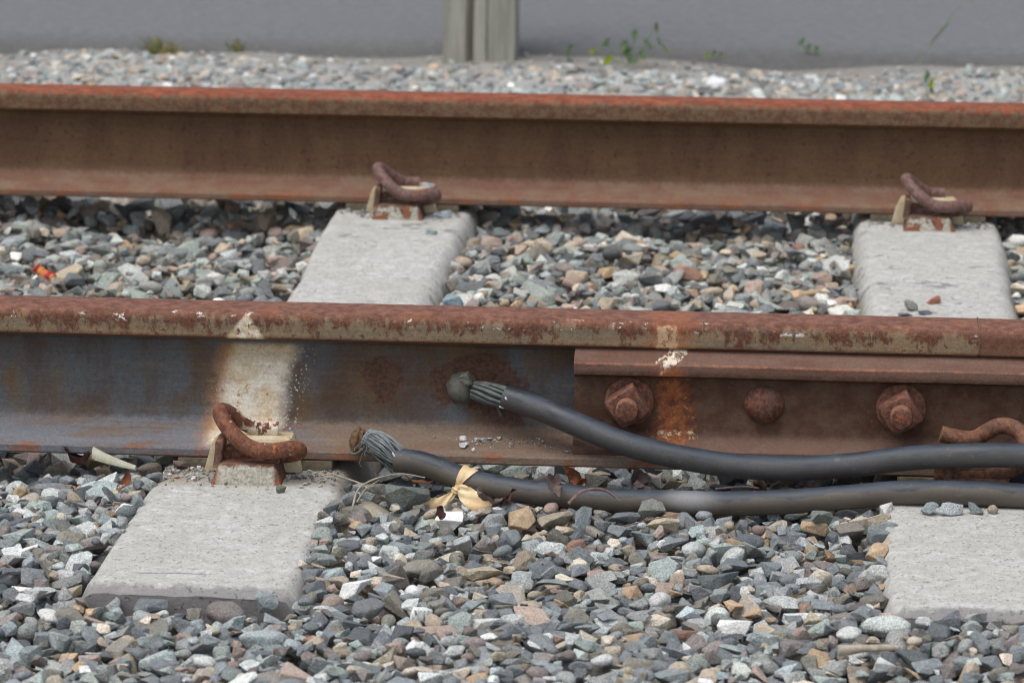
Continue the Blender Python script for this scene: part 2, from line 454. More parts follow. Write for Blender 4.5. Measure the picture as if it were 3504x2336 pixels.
def fishplate_material():
    g = G('fishplate_rust'); x, y, z = g.xyz()
    med = g.noise(130, 5, .68); fine = g.noise(900, 3, .6); hz = g.noise(44, 5, .6, g.scl(g.pos(), (.2, 1, 2)))
    col = g.mix(g.sm(.35, .66, g.noise(40, 5, .65)), C(82, 55, 43), C(98, 77, 62))
    col = g.mix(g.sm(.5, .66, med) * .65, col, C(78, 46, 36))
    col = g.mix(g.sm(.60, .68, g.noise(150, 4, .7)) * .55, col, C(138, 86, 58))
    fl = g.sm(.1025, .108, z + (med - .5) * .004)
    col = g.mix(fl * .75, col, g.mix(g.sm(.4, .65, hz), C(120, 93, 82), C(108, 76, 64)))
    edge = g.sm(.0025, .0008, (z - .1125).abs() + (med - .5) * .003)
    col = g.mix(edge * .5 * g.sm(.4, .62, g.noise(70, 4, .7)), col, C(166, 108, 78))
    low = g.sm(.036, .026, z) * g.sm(.016, .021, z)
    col = g.mix(low * .6, col, C(120, 96, 84))
    # weathered paint mark: fresh orange rust and rests of cream paint
    ed = (g.noise(48, 6, .75) - .5) * .07
    ru = g.sm(.027, .012, (x + .080).abs() + ed)
    hot = g.mix(g.sm(.36, .64, g.noise(100, 5, .75)), C(96, 56, 42), C(164, 98, 58))
    hot = g.mix(g.sm(.60, .68, g.noise(140, 4, .7)) * .7, hot, C(206, 160, 108))
    col = g.mix(ru * .9 * g.sm(.100, .090, z), col, hot)
    col = g.mix(g.sm(.010, .005, (x + .085 - (z - .112) * .6).abs() + ed * .8 + (g.noise(150, 4, .7) - .5) * .03) * g.sm(.100, .104, z), col, C(222, 208, 186))
    col = g.mix(g.sm(.028, .010, (x + .083).abs() + ed) * g.sm(.097, .1, z) * g.sm(.112, .108, z) * .7, col, C(160, 92, 54))
    pw = g.sm(.030, .018, (x + .078).abs() + ed * .5) * g.mx(g.sm(.005, .002, (z - .0325).abs() + ed * .04), g.sm(.004, .001, (z - .0185).abs() + ed * .04))
    col = g.mix(pw * g.sm(.46, .58, g.noise(110, 4, .75)), col, C(210, 184, 148))
    col = g.val(col, 1.0 + (fine - .5) * .6 + (g.noise(260, 5, .75) - .5) * 1.1)
    g.bump(med * .7 + fine * .3 + g.noise(300, 4, .65) * .6, .0014, .9)
    return g.done(col, .8, .35)

def wood_material(name, a, b, crack=(70, 66, 60)):
    g = G(name); p = g.obj()
    gr = g.noise(60, 6, .65, g.scl(p, (1, 1, .06)), .3); big = g.noise(14, 4, .6, g.scl(p, (1, 1, .25)))
    col = g.mix(g.sm(.3, .7, gr), C(*a), C(*b))
    col = g.mix(g.sm(.45, .7, big) * .6, col, C(140, 142, 134))
    col = g.mix(g.sm(.62, .7, g.noise(90, 5, .7, g.scl(p, (1, 1, .05)))) * .8, col, C(*crack))
    x, y, z = g.xyz(p)
    col = g.mix(g.sm(.05, .0, z + (big - .5) * .06) * .5, col, C(128, 118, 84))
    g.bump(gr, .003, .8)
    return g.done(col, .92, .2)

M = {}
M['rail'] = rail_material('near_rail_steel'); M['rail_r'] = rail_material('near_rail_steel_redder', right=True)
M['rail_far'] = rail_material('far_rail_steel', far=True)
M['plate'] = fishplate_material(); M['concrete'] = concrete_material()
M['stone'] = stone_material(); M['soil'] = soil_material(); M['asphalt'] = asphalt_material()
M['clip'] = rust_material('clip_rust', (92, 54, 40), (124, 80, 60), (176, 102, 54), white=True)
M['clip_plain'] = rust_material('clip_rust_plain', (98, 64, 48), (124, 88, 70), (156, 96, 60))
M['clip_dark'] = rust_material('clip_rust_dark', (96, 70, 64), (124, 98, 92), (140, 88, 64))
M['shoulder'] = rust_material('shoulder_rust', (88, 62, 52), (112, 84, 70), (150, 90, 56), concrete=1.0)
M['shoulder_far'] = rust_material('shoulder_rust_far', (78, 58, 50), (100, 78, 66), (128, 80, 54), concrete=.12)
M['nut'] = rust_material('nut_rust', (84, 52, 42), (116, 78, 64), (166, 90, 50))
M['rubber'] = rubber_material('cable_rubber', .45); M['rubber_dusty'] = rubber_material('cable_rubber_dusty', .9)
M['copper'] = plain('tarnished_strand', (72, 78, 76), (100, 105, 102), 120, .6, .5, .0004)
M['copper_pale'] = plain('pale_strand', (104, 110, 112), (138, 143, 144), 120, .6, .5, .0004)
M['weld'] = plain('weld_metal', (88, 88, 80), (108, 108, 98), 200, .75, .4, .0012)
M['lug'] = plain('rusty_weld', (96, 76, 60), (136, 108, 82), 160, .9, .2, .003)
M['nylon'] = plain('cream_nylon', (186, 168, 134), (208, 196, 170), 40, .6, .4, .0003)
M['black_nylon'] = plain('black_nylon', (44, 48, 56), (58, 62, 70), 40, .5, .4, .0003)
M['pad'] = plain('dirty_pad', (92, 84, 72), (122, 112, 96), 90, .95, .15, .002)
M['ribbon'] = plain('yellow_ribbon', (232, 196, 142), (246, 228, 188), 30, .45, .45, .0004, trans=.25)
M['wood'] = wood_material('post_wood', (138, 135, 124), (178, 175, 164))
M['leaf_brown'] = plain('dry_leaf_brown', (150, 100, 74), (186, 136, 104), 90, .8, .25, .0008, trans=.15)
M['leaf_dark'] = plain('dry_leaf_dark', (92, 64, 58), (128, 98, 90), 90, .85, .25, .001, trans=.1)
M['leaf_grey'] = plain('dry_leaf_grey', (128, 112, 108), (162, 148, 142), 90, .85, .25, .001, trans=.1)
M['peel'] = plain('cream_peel', (222, 220, 198), (238, 237, 224), 50, .6, .3, .0006, trans=.1)
M['twig'] = plain('grey_twig', (150, 138, 124), (182, 172, 158), 120, .9, .2, .0006)
M['twig_red'] = plain('red_twig', (106, 84, 80), (134, 110, 104), 120, .9, .2, .0006)
M['fibre'] = plain('white_fibre', (206, 206, 204), (232, 232, 230), 120, .8, .2, .0003)
M['green'] = plain('weed_green', (112, 138, 100), (142, 164, 126), 60, .6, .3, .0004, trans=.3)
M['lime'] = plain('weed_yellow_green', (150, 166, 40), (186, 190, 62), 60, .6, .3, .0004, trans=.3)
M['straw'] = plain('straw_grass', (150, 142, 92), (176, 164, 112), 60, .8, .2, .0004, trans=.2)
M['orange'] = plain('orange_paper', (196, 112, 60), (214, 140, 84), 120, .8, .3, .001)
M['red'] = plain('red_paper', (172, 52, 62), (196, 78, 82), 120, .8, .3, .001)
M['white'] = plain('white_chip', (226, 226, 226), (240, 240, 240), 120, .8, .3, .001)
M['endpost'] = plain('joint_filler', (96, 70, 56), (120, 92, 76), 120, .8, .3, .001)
M['dark_iron'] = rust_material('old_iron', (98, 62, 50), (118, 80, 66), (130, 84, 60))

# ================================================================== STRUCTURE
# ---- ground to the horizon, road, ballast bed
def sheet(name, x0, x1, y0, y1, z, mat, nx=1, ny=1, edge=0.0):
    bm = bmesh.new(); rows = []
    for j in range(ny + 1):
        row = []
        for i in range(nx + 1):
            X = x0 + (x1 - x0) * i / nx; Y = y0 + (y1 - y0) * j / ny
            if edge and j == 0: Y += edge * (mnoise.noise(Vector((X * 2.3, 0, 3))) + .5 * mnoise.noise(Vector((X * 11, 4, 0))))
            row.append(bm.verts.new((X, Y, z)))
        rows.append(row)
    for j in range(ny):
        for i in range(nx):
            bm.faces.new((rows[j][i], rows[j][i + 1], rows[j + 1][i + 1], rows[j + 1][i]))
    return tag(obj(name, bm, mat, keep=True, loc=(0, 0, z), smooth=0), kind='structure')
sheet('ground', -80, 80, -60, 120, -0.095, M['soil'])

def road():
    bm = bmesh.new(); n = 240; a = []; b = []; c = []; d = []
    for i in range(n + 1):
        X = -30 + 60 * (i / n); t = (i / n - .5) * 2; X = 30 * (abs(t) ** 2.2) * (1 if t > 0 else -1) - .5
        X = max(-30, X); e = .030 * (mnoise.noise(Vector((X * 2.3, 0, 3))) + .6 * mnoise.noise(Vector((X * 13, 4, 0))))
        a.append(bm.verts.new((X, 3.215 + .02 * X + e, -.150))); b.append(bm.verts.new((X, 3.221 + .02 * X + e, -.026)))
        c.append(bm.verts.new((X, 3.60 + .02 * X, -.020))); d.append(bm.verts.new((X, 60, -.020)))
    for i in range(n):
        for p, q in ((a, b), (b, c), (c, d)):
            bm.faces.new((p[i], p[i + 1], q[i + 1], q[i]))
    return tag(obj('road', bm, M['asphalt'], keep=True, loc=(0, 3.2, -.02), smooth=30), kind='structure')
road()

# target height of the top of the stones
def T_np(x, y):
    low = .007 * np.sin(x * 7.1 + y * 3.3) + .006 * np.sin(x * 3.7 - y * 8.9 + 1.3) + .004 * np.sin(x * 15 + y * 13)
    t = np.full_like(x, -.026)
    t = np.where(y < -.50, -.025, t)
    t = np.where((y > -.02) & (y < 1.5), -.038, t)
    t -= .006 * np.exp(-((y - 1.46) / .10) ** 2) + .016 * np.exp(-((y - 0) / .075) ** 2)
    t = np.where(y > 1.62, -.030, t)
    return t + low
RES = .003
GX0, GX1, GY0, GY1 = -2.35, 1.55, -1.60, 3.27
nx, ny = int((GX1 - GX0) / RES), int((GY1 - GY0) / RES)
gx = GX0 + (np.arange(nx) + .5) * RES; gy = GY0 + (np.arange(ny) + .5) * RES
XX, YY = np.meshgrid(gx, gy)
TT = T_np(XX, YY)

def bed():
    step = 14
    bm = bmesh.new(); xs = gx[::step]; ys = gy[::step]; rows = []
    for y in ys:
        row = []
        for x in xs:
            t = float(T_np(np.array([x]), np.array([y]))[0])
            dep = .034 if y < 2.2 else .034 - .024 * min(1, (y - 2.2) / .5)
            row.append(bm.verts.new((x, y, t - dep + .004 * mnoise.noise(Vector((x * 30, y * 30, 0))))))
        rows.append(row)
    for j in range(len(ys) - 1):
        for i in range(len(xs) - 1):
            bm.faces.new((rows[j][i], rows[j][i + 1], rows[j + 1][i + 1], rows[j + 1][i]))
    return tag(obj('ballast_bed', bm, M['soil'], keep=True, loc=(0, 0, -.06), smooth=60), kind='structure')
BED = bed()

# ---- rails
def rail_profile():
    half = [(.0000, 0.0), (.0625, 0.0), (.0643, .002), (.0643, .0088), (.0628, .0112), (.024, .0220), (.0185, .0250), (.0140, .0300),
            (.0112, .0370), (.0098, .046), (.0088, .070), (.0088, .095), (.0098, .110), (.0125, .1185), (.0165, .1222), (.0325, .1270), (.0345, .1290)]
    for k in range(0, 8):                       # gauge corner
        a = math.radians(90 * k / 7)
        half.append((.0345 - .0115 + .0115 * math.cos(a), .1455 + .0115 * math.sin(a)))
    half.append((.010, .1578)); half.append((0, .158))
    return [(-y, z) for y, z in half] + [(y, z) for y, z in half[::-1] if y > 0]
RP = rail_profile()
def rail(name, x0, x1, yc, mat, label):
    bm = bmesh.new(); extrude_x(bm, [(y + yc, z) for y, z in RP], x0, x1, 60, .0003)
    o = obj(name, bm, mat, loc=((x0 + x1) / 2, yc, 0), smooth=28)
    return tag(o, label, 'rail')
RAIL_N = rail('rail', -4.0, GAP_X - .0009, 0, M['rail'], 'near rusty rail with white spray paint, left of the joint gap')
RAIL_N2 = rail('rail', GAP_X + .0009, 4.0, 0, M['rail_r'], 'short redder end of near rail, right of the joint gap')
rail('rail', -4.0, 4.0, GAUGE, M['rail_far'], 'far brown rail with an orange head, behind the concrete crib')
bm = bmesh.new(); extrude_x(bm, [(y * 1.012, .0005 + z * 1.004) for y, z in RP], GAP_X - .0008, GAP_X + .0008)
tag(obj('joint_filler', bm, M['endpost'], loc=(GAP_X, 0, 0), smooth=28), 'thin dark filler plate in the gap of the near rail', 'joint filler')

# ---- fishplate with its bolts
FX0, FX1 = -.1865, .688
fp = thing('fishplate', 'rusty brown bolted fishplate joining the near rail at the joint gap', 'fishplate', ((FX0 + FX1) / 2, -.045, .012))
prof = [(-.0118, .1195), (-.0270, .1262), (-.0300, .1252), (-.0480, .1142), (-.0500, .1122), (-.0503, .1035), (-.0498, .1008), (-.0480, .0996),
        (-.0360, .0968), (-.0335, .0945), (-.0325, .0900), (-.0325, .0370), (-.0335, .0325), (-.0370, .0285), (-.0500, .0232), (-.0545, .0212),
        (-.0568, .0190), (-.0575, .0135), (-.0240, .0228), (-.0170, .0280), (-.0125, .0380), (-.0110, .0600), (-.0110, .1000)]
bm = bmesh.new(); extrude_x(bm, prof, FX0, FX1, 40, .0006)
plate = obj('plate', bm, M['plate'], fp, smooth=30)
BZ = .068
def ring_y(bm, cx, cz, r, y0, y1, seg=32, bev=.002, dome=0.0):
    """a disc whose axis runs along y, front at y1 (towards the camera)"""
    rows = []
    stations = [(y0, r), (y1 + bev, r), (y1 + bev * .3, r - bev * .35), (y1, r - bev)]
    if dome:
        stations = [(y0, r)] + [(y0 - dome * math.sin(math.radians(a)), r * math.cos(math.radians(a))) for a in (12, 28, 44, 58, 70, 80)]
    for (yy, rr) in stations:
        rows.append([bm.verts.new((cx + rr * math.cos(2 * math.pi * k / seg), yy, cz + rr * math.sin(2 * math.pi * k / seg))) for k in range(seg)])
    for i in range(len(rows) - 1):
        for k in range(seg): bm.faces.new((rows[i][k], rows[i][(k + 1) % seg], rows[i + 1][(k + 1) % seg], rows[i + 1][k]))
    bm.faces.new(rows[0]); bm.faces.new(rows[-1])
def nut_bolt(cx, rot):
    bm = bmesh.new(); ring_y(bm, cx + .001, BZ + .0005, .0270, -.0315, -.0400, 36, .003); rough_up(bm, .0005, 90, cx * 20)
    wa = obj('washer', bm, M['nut'], fp, smooth=40)
    bm = bmesh.new(); ring_y(bm, cx, BZ, .0118, -.03, -.0830, 28, .0022); rough_up(bm, .0004, 120, cx * 31)
    bo = obj('bolt', bm, M['nut'], fp, smooth=40)
    bm = bmesh.new(); box(bm, -.0180, .0180, -.0670, -.0400, -.0180, .0180, .0022, 3)
    bmesh.ops.subdivide_edges(bm, edges=[e for e in bm.edges if e.calc_length() > .012], cuts=5, use_grid_fill=True)
    for v in bm.verts:                       # worn corners of the square nut
        rr = math.hypot(v.co.x, v.co.z); t = max(0.0, (-.0600 - v.co.y) / .007)
        if rr > .0195: v.co.y += t * (rr - .0195) * .9
    bmesh.ops.rotate(bm, verts=bm.verts, cent=(0, 0, 0), matrix=Matrix.Rotation(rot, 3, 'Y'))
    bmesh.ops.translate(bm, verts=bm.verts, vec=(cx, 0, BZ)); rough_up(bm, .0005, 110, cx * 7)
    obj('nut', bm, M['nut'], bo, smooth=40)
nut_bolt(-.1275, math.radians(45 + 11)); nut_bolt(.1670, math.radians(45 + 14)); nut_bolt(.462, math.radians(60))
for cx in (.0200, .3400, .6):
    bm = bmesh.new(); ring_y(bm, cx, BZ, .0215, -.0320, -.04, 36, .002, dome=.0150); rough_up(bm, .0006, 70, cx * 9)
    obj('bolt_head', bm, M['nut'], fp, smooth=50)

def text_mesh(body, size, spacing=1.0):
    cu = bpy.data.curves.new('lettering', 'FONT'); cu.body = body; cu.size = size; cu.resolution_u = 3
    cu.space_character = spacing
    t = bpy.data.objects.new('lettering', cu); COL.objects.link(t)
    dg = bpy.context.evaluated_depsgraph_get(); me = bpy.data.meshes.new_from_object(t.evaluated_get(dg))
    bpy.data.objects.remove(t); bpy.data.curves.remove(cu)
    b = bmesh.new(); b.from_mesh(me); bpy.data.meshes.remove(me)
    bmesh.ops.triangulate(b, faces=b.faces); bmesh.ops.subdivide_edges(b, edges=[e for e in b.edges if e.calc_length() > .0012], cuts=1)
    return b
b = text_mesh('8T 6', .0062, 1.25)
for v in b.verts: v.co = Vector((-.0585 + v.co.x, -.03265, .0640 + v.co.y))
obj('stamped_mark', b, M['dark_iron'], fp, smooth=0)

# ---- sleepers
def sleeper(xc, label, seed):
    root = thing('concrete_sleeper', label, 'sleeper', (xc, GAUGE / 2, -.21), 'concrete sleepers under the track')
    bm = bmesh.new(); rows = []
    y0, y1 = -.522, GAUGE + .522; N = 150
    for j in range(N + 1):
        y = y0 + (y1 - y0) * j / N
        d = min(abs(y), abs(y - GAUGE)); mid = min(1, max(0, (min(y, GAUGE - y) - .20) / .25)) if 0 < y < GAUGE else 0
        wt_ = .0965 - .008 * mid; ch = .012 + .010 * mid; ztop = SL_TOP - .010 * mid * mid
        endt = max(0, 1 - (y - y0) / .018, 1 - (y1 - y) / .018)
        ztop -= .007 * endt ** 2
        prof = [(-.140, -.21), (-(wt_ + .030), -.11), (-(wt_ + ch * .95), ztop - ch * 1.5), (-(wt_ + ch * .55), ztop - ch * .75), (-(wt_ + ch * .2), ztop - ch * .22), (-wt_ + .006, ztop)]
        inner = [(-wt_ + .006 + (2 * wt_ - .012) * k / 14, ztop) for k in range(1, 14)]
        full = prof + inner + [(-a, b_) for a, b_ in prof[::-1]]
        row = []
        for (x, z) in full:
            v = Vector((xc + x, y, z)); o = Vector((seed * 7.7, 0, 0))
            e = 1.0 if abs(abs(x) - wt_) < .014 else .30
            if z > -.15:
                v += mnoise.noise_vector(v * 38 + o) * .0022 * e + mnoise.noise_vector(v * 9 + o) * .0010
                if endt > 0: v += mnoise.noise_vector(v * 60 + o) * .0030 * endt
            row.append(bm.verts.new(v))
        rows.append(row)
    n = len(rows[0])
    for j in range(N):
        for k in range(n - 1): bm.faces.new((rows[j][k], rows[j][k + 1], rows[j + 1][k + 1], rows[j + 1][k]))
        bm.faces.new((rows[j][n - 1], rows[j][0], rows[j + 1][0], rows[j + 1][n - 1]))
    bm.faces.new(rows[0][::-1]); bm.faces.new(rows[-1])
    obj('sleeper_block', bm, M['concrete'], root, smooth=50)
    return root
SLEEPERS = [sleeper(SL_X[0], 'concrete sleeper out of frame, left of the painted sleeper', 1),
            sleeper(SL_X[1], 'pale concrete sleeper crossing under the white spray paint, left of the two', 2),
            sleeper(SL_X[2], 'pale concrete sleeper at the right, with cables lying over its end', 3)]

# ---- rail fastenings: cast shoulder (part of the sleeper), spring clip and nylon insulator
def shoulder_bm(front=-.130):
    bm = bmesh.new()
    # foot: prism with a battered front
    k = front + .130
    P = [(-.0395, front - .003, -.014), (.0395, front - .003, -.014), (.0300, front + .0075, .0100), (-.0300, front + .0075, .0100),
         (-.0380, -.0830, -.014), (.0380, -.0830, -.014), (.0330, -.0830, .0100), (-.0330, -.0830, .0100)]
    V = [bm.verts.new(p) for p in P]
    for f in ((0, 1, 2, 3), (5, 4, 7, 6), (4, 0, 3, 7), (1, 5, 6, 2), (3, 2, 6, 7), (4, 5, 1, 0)): bm.faces.new([V[i] for i in f])
    bmesh.ops.bevel(bm, geom=list(bm.edges), offset=.0036, segments=3, affect='EDGES', profile=.6)
    # left cheek, right cheek and the tunnel that holds the clip
    vs0 = set(bm.verts); box(bm, -.0350, -.0262, -.1170 + k, -.0835, .004, .0340, .0030, 3)
    for v in set(bm.verts) - vs0:
        if v.co.z < .012: v.co.x -= (.012 - v.co.z) * .5; v.co.y -= (.012 - v.co.z) * .7
    box(bm, .0150, .0335, -.1080 + k * .5, -.0835, .006, .0215, .0030)
    box(bm, -.0270, .0160, -.1015, -.0835, .005, .0225, .0040)
    bmesh.ops.subdivide_edges(bm, edges=[e for e in bm.edges if e.calc_length() > .008], cuts=2, use_grid_fill=True)
    rough_up(bm, .0007, 70, 3); rough_up(bm, .0004, 200, 5)
    return bm
CLIP = [(-.030, -.094, .0130), (.030, -.094, .0130), (.042, -.095, .0140), (.0525, -.1010, .0180), (.0545, -.1110, .0240), (.0470, -.1185, .0268),
        (.0290, -.1200, .0240), (.0115, -.1200, .0246), (-.0020, -.1180, .0292), (-.0149, -.1120, .0382), (-.0274, -.1000, .0493),
        (-.0340, -.0850, .0565), (-.0300, -.0735, .0548), (-.0144, -.0600, .0405), (-.0010, -.0530, .0322), (.0100, -.0500, .0303), (.0245, -.0485, .0300)]
def clip_bm(pts, r=.0088):
    bm = bmesh.new(); P = spline(pts, 7)
    tube(bm, P, [r] * (len(P) - 1) + [r * .95], 20, True, .012)
    return bm
def insulator_bm(h=0.0):
    bm = bmesh.new()
    # plate on the rail foot with turned-down lip between foot and shoulder; ends cut on the slant
    prof_ = [(-.0330, .0205, .040), (-.0330, .0235, .038), (-.0665, .0225, .041), (-.0700, .0285, .039), (-.0800, .0275, .041), (-.0822, .0220, .045), (-.0822, -.0100, .0535), (-.0668, -.0100, .0535), (-.0668, .0130, .048)]
    L = [bm.verts.new((-w, y, z + h)) for y, z, w in prof_]; R_ = [bm.verts.new((w, y, z + h)) for y, z, w in prof_]
    n = len(L)
    for k in range(n): bm.faces.new((L[k], L[(k + 1) % n], R_[(k + 1) % n], R_[k]))
    bm.faces.new(L); bm.faces.new(R_[::-1])
    bmesh.ops.bevel(bm, geom=list(bm.edges), offset=.0016, segments=2, affect='EDGES', profile=.6)
    return bm
def local_obj(name, bm, mat, parent):
    """mesh already in its parent's own coordinates"""
    bmesh.ops.recalc_face_normals(bm, faces=bm.faces); sharpen(bm, 40)
    me = bpy.data.meshes.new(name); bm.to_mesh(me); bm.free(); me.materials.append(mat)
    o = bpy.data.objects.new(name, me); COL.objects.link(o); o.parent = parent
    return o
def at_top(name, bm, mat, loc, label, cat, group=None, turn=0.0):
    bmesh.ops.recalc_face_normals(bm, faces=bm.faces); sharpen(bm, 40)
    me = bpy.data.meshes.new(name); bm.to_mesh(me); bm.free(); me.materials.append(mat)
    o = bpy.data.objects.new(name, me); COL.objects.link(o); o.location = loc; o.rotation_euler = (0, 0, turn)
    return tag(o, label, cat, group)
def add_shoulder(sl, yrail, front=-.130, mesh=None, turn=0.0):
    if mesh is None:
        o = local_obj('shoulder', shoulder_bm(front), M['shoulder'], sl)
    else:
        o = bpy.data.objects.new('shoulder', mesh); COL.objects.link(o); o.parent = sl
    o.location = Vector((0, yrail, 0)) - Vector((0, sl.location.y, sl.location.z)); o.rotation_euler = (0, 0, turn)
    return o
sh1 = add_shoulder(SLEEPERS[1], 0); SHM = sh1.data
SHF = SHM.copy(); SHF.materials[0] = M['shoulder_far']
for i, sl in enumerate(SLEEPERS):
    add_shoulder(sl, GAUGE, mesh=SHF)
    add_shoulder(sl, GAUGE, mesh=SHM, turn=math.pi); add_shoulder(sl, 0, mesh=SHM, turn=math.pi)
    if i == 0: add_shoulder(sl, 0, mesh=SHM)
add_shoulder(SLEEPERS[2], 0, front=-.1175)
CG = 'spring clips holding the rails'; IG = 'nylon insulators under the clips'
c1 = at_top('rail_clip', clip_bm(CLIP), M['clip'], (SL_X[1], 0, 0), 'orange rusty spring clip with white paint rests, on the near rail', 'rail clip', CG)
bm = clip_bm(CLIP); cfar = at_top('rail_clip', bm, M['clip_dark'], (SL_X[1], GAUGE, 0), 'dark brown spring clip on the far rail, left of the two far clips', 'rail clip', CG)
i1 = at_top('insulator', insulator_bm(), M['nylon'], (SL_X[1], 0, 0), 'cream nylon insulator under the painted near clip', 'insulator', IG)
def copy_at(src, loc, label, turn=0.0, mat=None):
    o = src.copy(); COL.objects.link(o); o.location = loc; o.rotation_euler = (0, 0, turn); o['label'] = label
    return o
copy_at(cfar, (SL_X[2], GAUGE, 0), 'dark brown spring clip on the far rail, right of the two far clips')
copy_at(i1, (SL_X[1], GAUGE, 0), 'cream nylon insulator under the left clip of the far rail')
copy_at(i1, (SL_X[2], GAUGE, 0), 'cream nylon insulator under the right clip of the far rail')
# the clip at the joint is driven the other way round and sits on the fishplate
CLIP2 = [(-.0205, -.0520, .0455), (-.0120, -.0520, .0435), (.0015, -.0530, .0410), (.0160, -.0545, .0420), (.0280, -.0570, .0500), (.0400, -.0610, .0575), (.0530, -.0680, .0590),
         (.0660, -.0790, .0520), (.0690, -.0890, .0360), (.0560, -.0945, .0200), (.0330, -.0945, .0140), (-.0280, -.0940, .0130)]
CLIP2 = [(a - .0190, b_, c) for a, b_, c in CLIP2]
at_top('rail_clip', clip_bm(CLIP2, .0090), M['clip_plain'], (SL_X[2], 0, 0), 'rusty spring clip end over the cables beside the fishplate, at right edge', 'rail clip', CG)
bm = bmesh.new(); box(bm, -.022, .045, -.0640, -.0400, .0270, .0335, .001); box(bm, -.03, .05, -.0822, -.0660, -.010, .027, .002)
at_top('insulator', bm, M['black_nylon'], (SL_X[2], 0, 0), 'black insulator pad behind the clip at the right edge', 'insulator', IG)

# ---- rail pads on the sleepers
for xs in (SL_X[1], SL_X[2]):
    for yr, w in ((0, 'near'), (GAUGE, 'far')):
        bm = bmesh.new(); box(bm, xs - .085, xs + .085, yr - .066, yr + .066, SL_TOP - .003, -.0006, .001)
        tag(obj('rail_pad', bm, M['pad']), 'thin dirty rail pad under the %s rail on the %s sleeper' % (w, 'left' if xs < 0 else 'right'), 'rail pad', 'rail pads')

# ================================================================== CABLES
LOW = [(-.3770, -.0835, .0085), (-.3440, -.0880, .0050), (-.2970, -.0990, -.0085), (-.2490, -.1120, -.0135), (-.2010, -.1220, -.0155), (-.1380, -.1290, -.0182), (-.0755, -.1310, -.0180),
       (-.0130, -.1320, -.0172), (.0494, -.1320, -.0130), (.1112, -.1330, -.0062), (.1728, -.1350, .0010), (.2343, -.1350, .0021), (.297, -.1350, .0008), (.40, -.1400, -.004), (.60, -.1500, -.012), (1.0, -.16, -.014), (1.6, -.17, -.014)]
UPP = [(-.2615, -.0330, .0690), (-.2215, -.0480, .0602), (-.1735, -.0690, .0462), (-.1255, -.0840, .0325), (-.0773, -.0900, .0230), (-.0142, -.0930, .0146), (.0487, -.0945, .0135), (.1112, -.0960, .0188),
       (.1732, -.1050, .0306), (.2350, -.1190, .0392), (.2975, -.1200, .0406), (.38, -.125, .036), (.50, -.130, .018), (.70, -.135, .008), (1.1, -.13, .006), (1.6, -.13, .006)]
def cable_bm(pts, r, seg=24):
    bm = bmesh.new(); P = spline(pts, 10); tube(bm, P, r, seg, True, .012)
    lay = bm.verts.layers.float.new('around')
    for v in bm.verts:
        q = min(P, key=lambda p: (p - v.co).length_squared); d = (v.co - q)
        v[lay] = .5 + .5 * (-d.y * .8 - d.z * .6) / r
    return bm, P
def strands(root, p0, p1, r0, r1, n, rs, mat, spread=0.0, seed=1, sag=None):
    R_ = random.Random(seed); p0 = Vector(p0); p1 = Vector(p1); ax = (p1 - p0).normalized()
    u = ax.orthogonal().normalized(); w = ax.cross(u)
    for k in range(n):
        a = 2 * math.pi * k / n + R_.uniform(-.2, .2); rr = 1.0 if k % 3 else .55
        pts = []
        for t in (0, .25, .5, .75, 1.0):
            q = p0.lerp(p1, t); r = (r0 + (r1 - r0) * t + .35 * (r0 + r1) * .25 * math.sin(math.pi * t)) * rr
            tw = a + .7 * t
            q = q + (u * math.cos(tw) + w * math.sin(tw)) * r + Vector([R_.gauss(0, spread) for _ in range(3)]) * math.sin(math.pi * t)
            if sag: q += Vector(sag) * math.sin(math.pi * t)
            pts.append(q)
        bm = bmesh.new(); P = spline(pts, 4); tube(bm, P, rs * R_.uniform(.85, 1.1), 7, True)
        obj('strand', bm, mat, root, smooth=60)

CR = .0132
upper = thing('bond_cable', 'upper black rubber cable welded to the near rail web, drooping past the fishplate', 'cable', (-.2615, -.033, .05), 'black bond cables')
bm, UP = cable_bm(UPP, CR); jk = obj('jacket', bm, M['rubber'], upper, smooth=50)
strands(upper, (-.2980, -.0225, .0735), (-.2560, -.0345, .0680), .0082, .0098, 30, .0019, M['copper'], .0003, 3)
bm = bmesh.new(); tube(bm, spline([(-.2750, -.0300, .0630), (-.2700, -.0310, .0560), (-.2680, -.0290, .0500), (-.2665, -.0270, .0470)], 5), [.0017] * 16, 8)
obj('strand', bm, M['copper'], upper, smooth=60)
# weld boss: round dome on the web, with the broken sprue on top
bm = bmesh.new(); ring_y(bm, -.3110, .0725, .0170, -.0085, -.02, 36, .002, dome=.0185)
for v in bm.verts:
    if v.co.y > -.012:
        a = math.atan2(v.co.z - .0725, v.co.x + .311); s = 1.06 + .05 * math.sin(9 * a) ; v.co.x = -.311 + (v.co.x + .311) * s; v.co.z = .0725 + (v.co.z - .0725) * s
rough_up(bm, .0003, 60, 4); wb_ = obj('weld_boss', bm, M['weld'], upper, smooth=60)
bm = bmesh.new(); box(bm, -.3105, -.3005, -.0340, -.0170, .0800, .0930, .0015)
bmesh.ops.subdivide_edges(bm, edges=list(bm.edges), cuts=3, use_grid_fill=True)
bmesh.ops.rotate(bm, verts=bm.verts, cent=(-.3055, -.026, .086), matrix=Matrix.Rotation(math.radians(-24), 3, 'Y'))
for v in bm.verts:
    n_ = mnoise.noise(v.co * 420); v.co += mnoise.noise_vector(v.co * 150) * .0018 - Vector((0, -1, 0)) * max(0, n_ - .1) * .004
obj('sprue', bm, M['weld'], wb_, smooth=30)
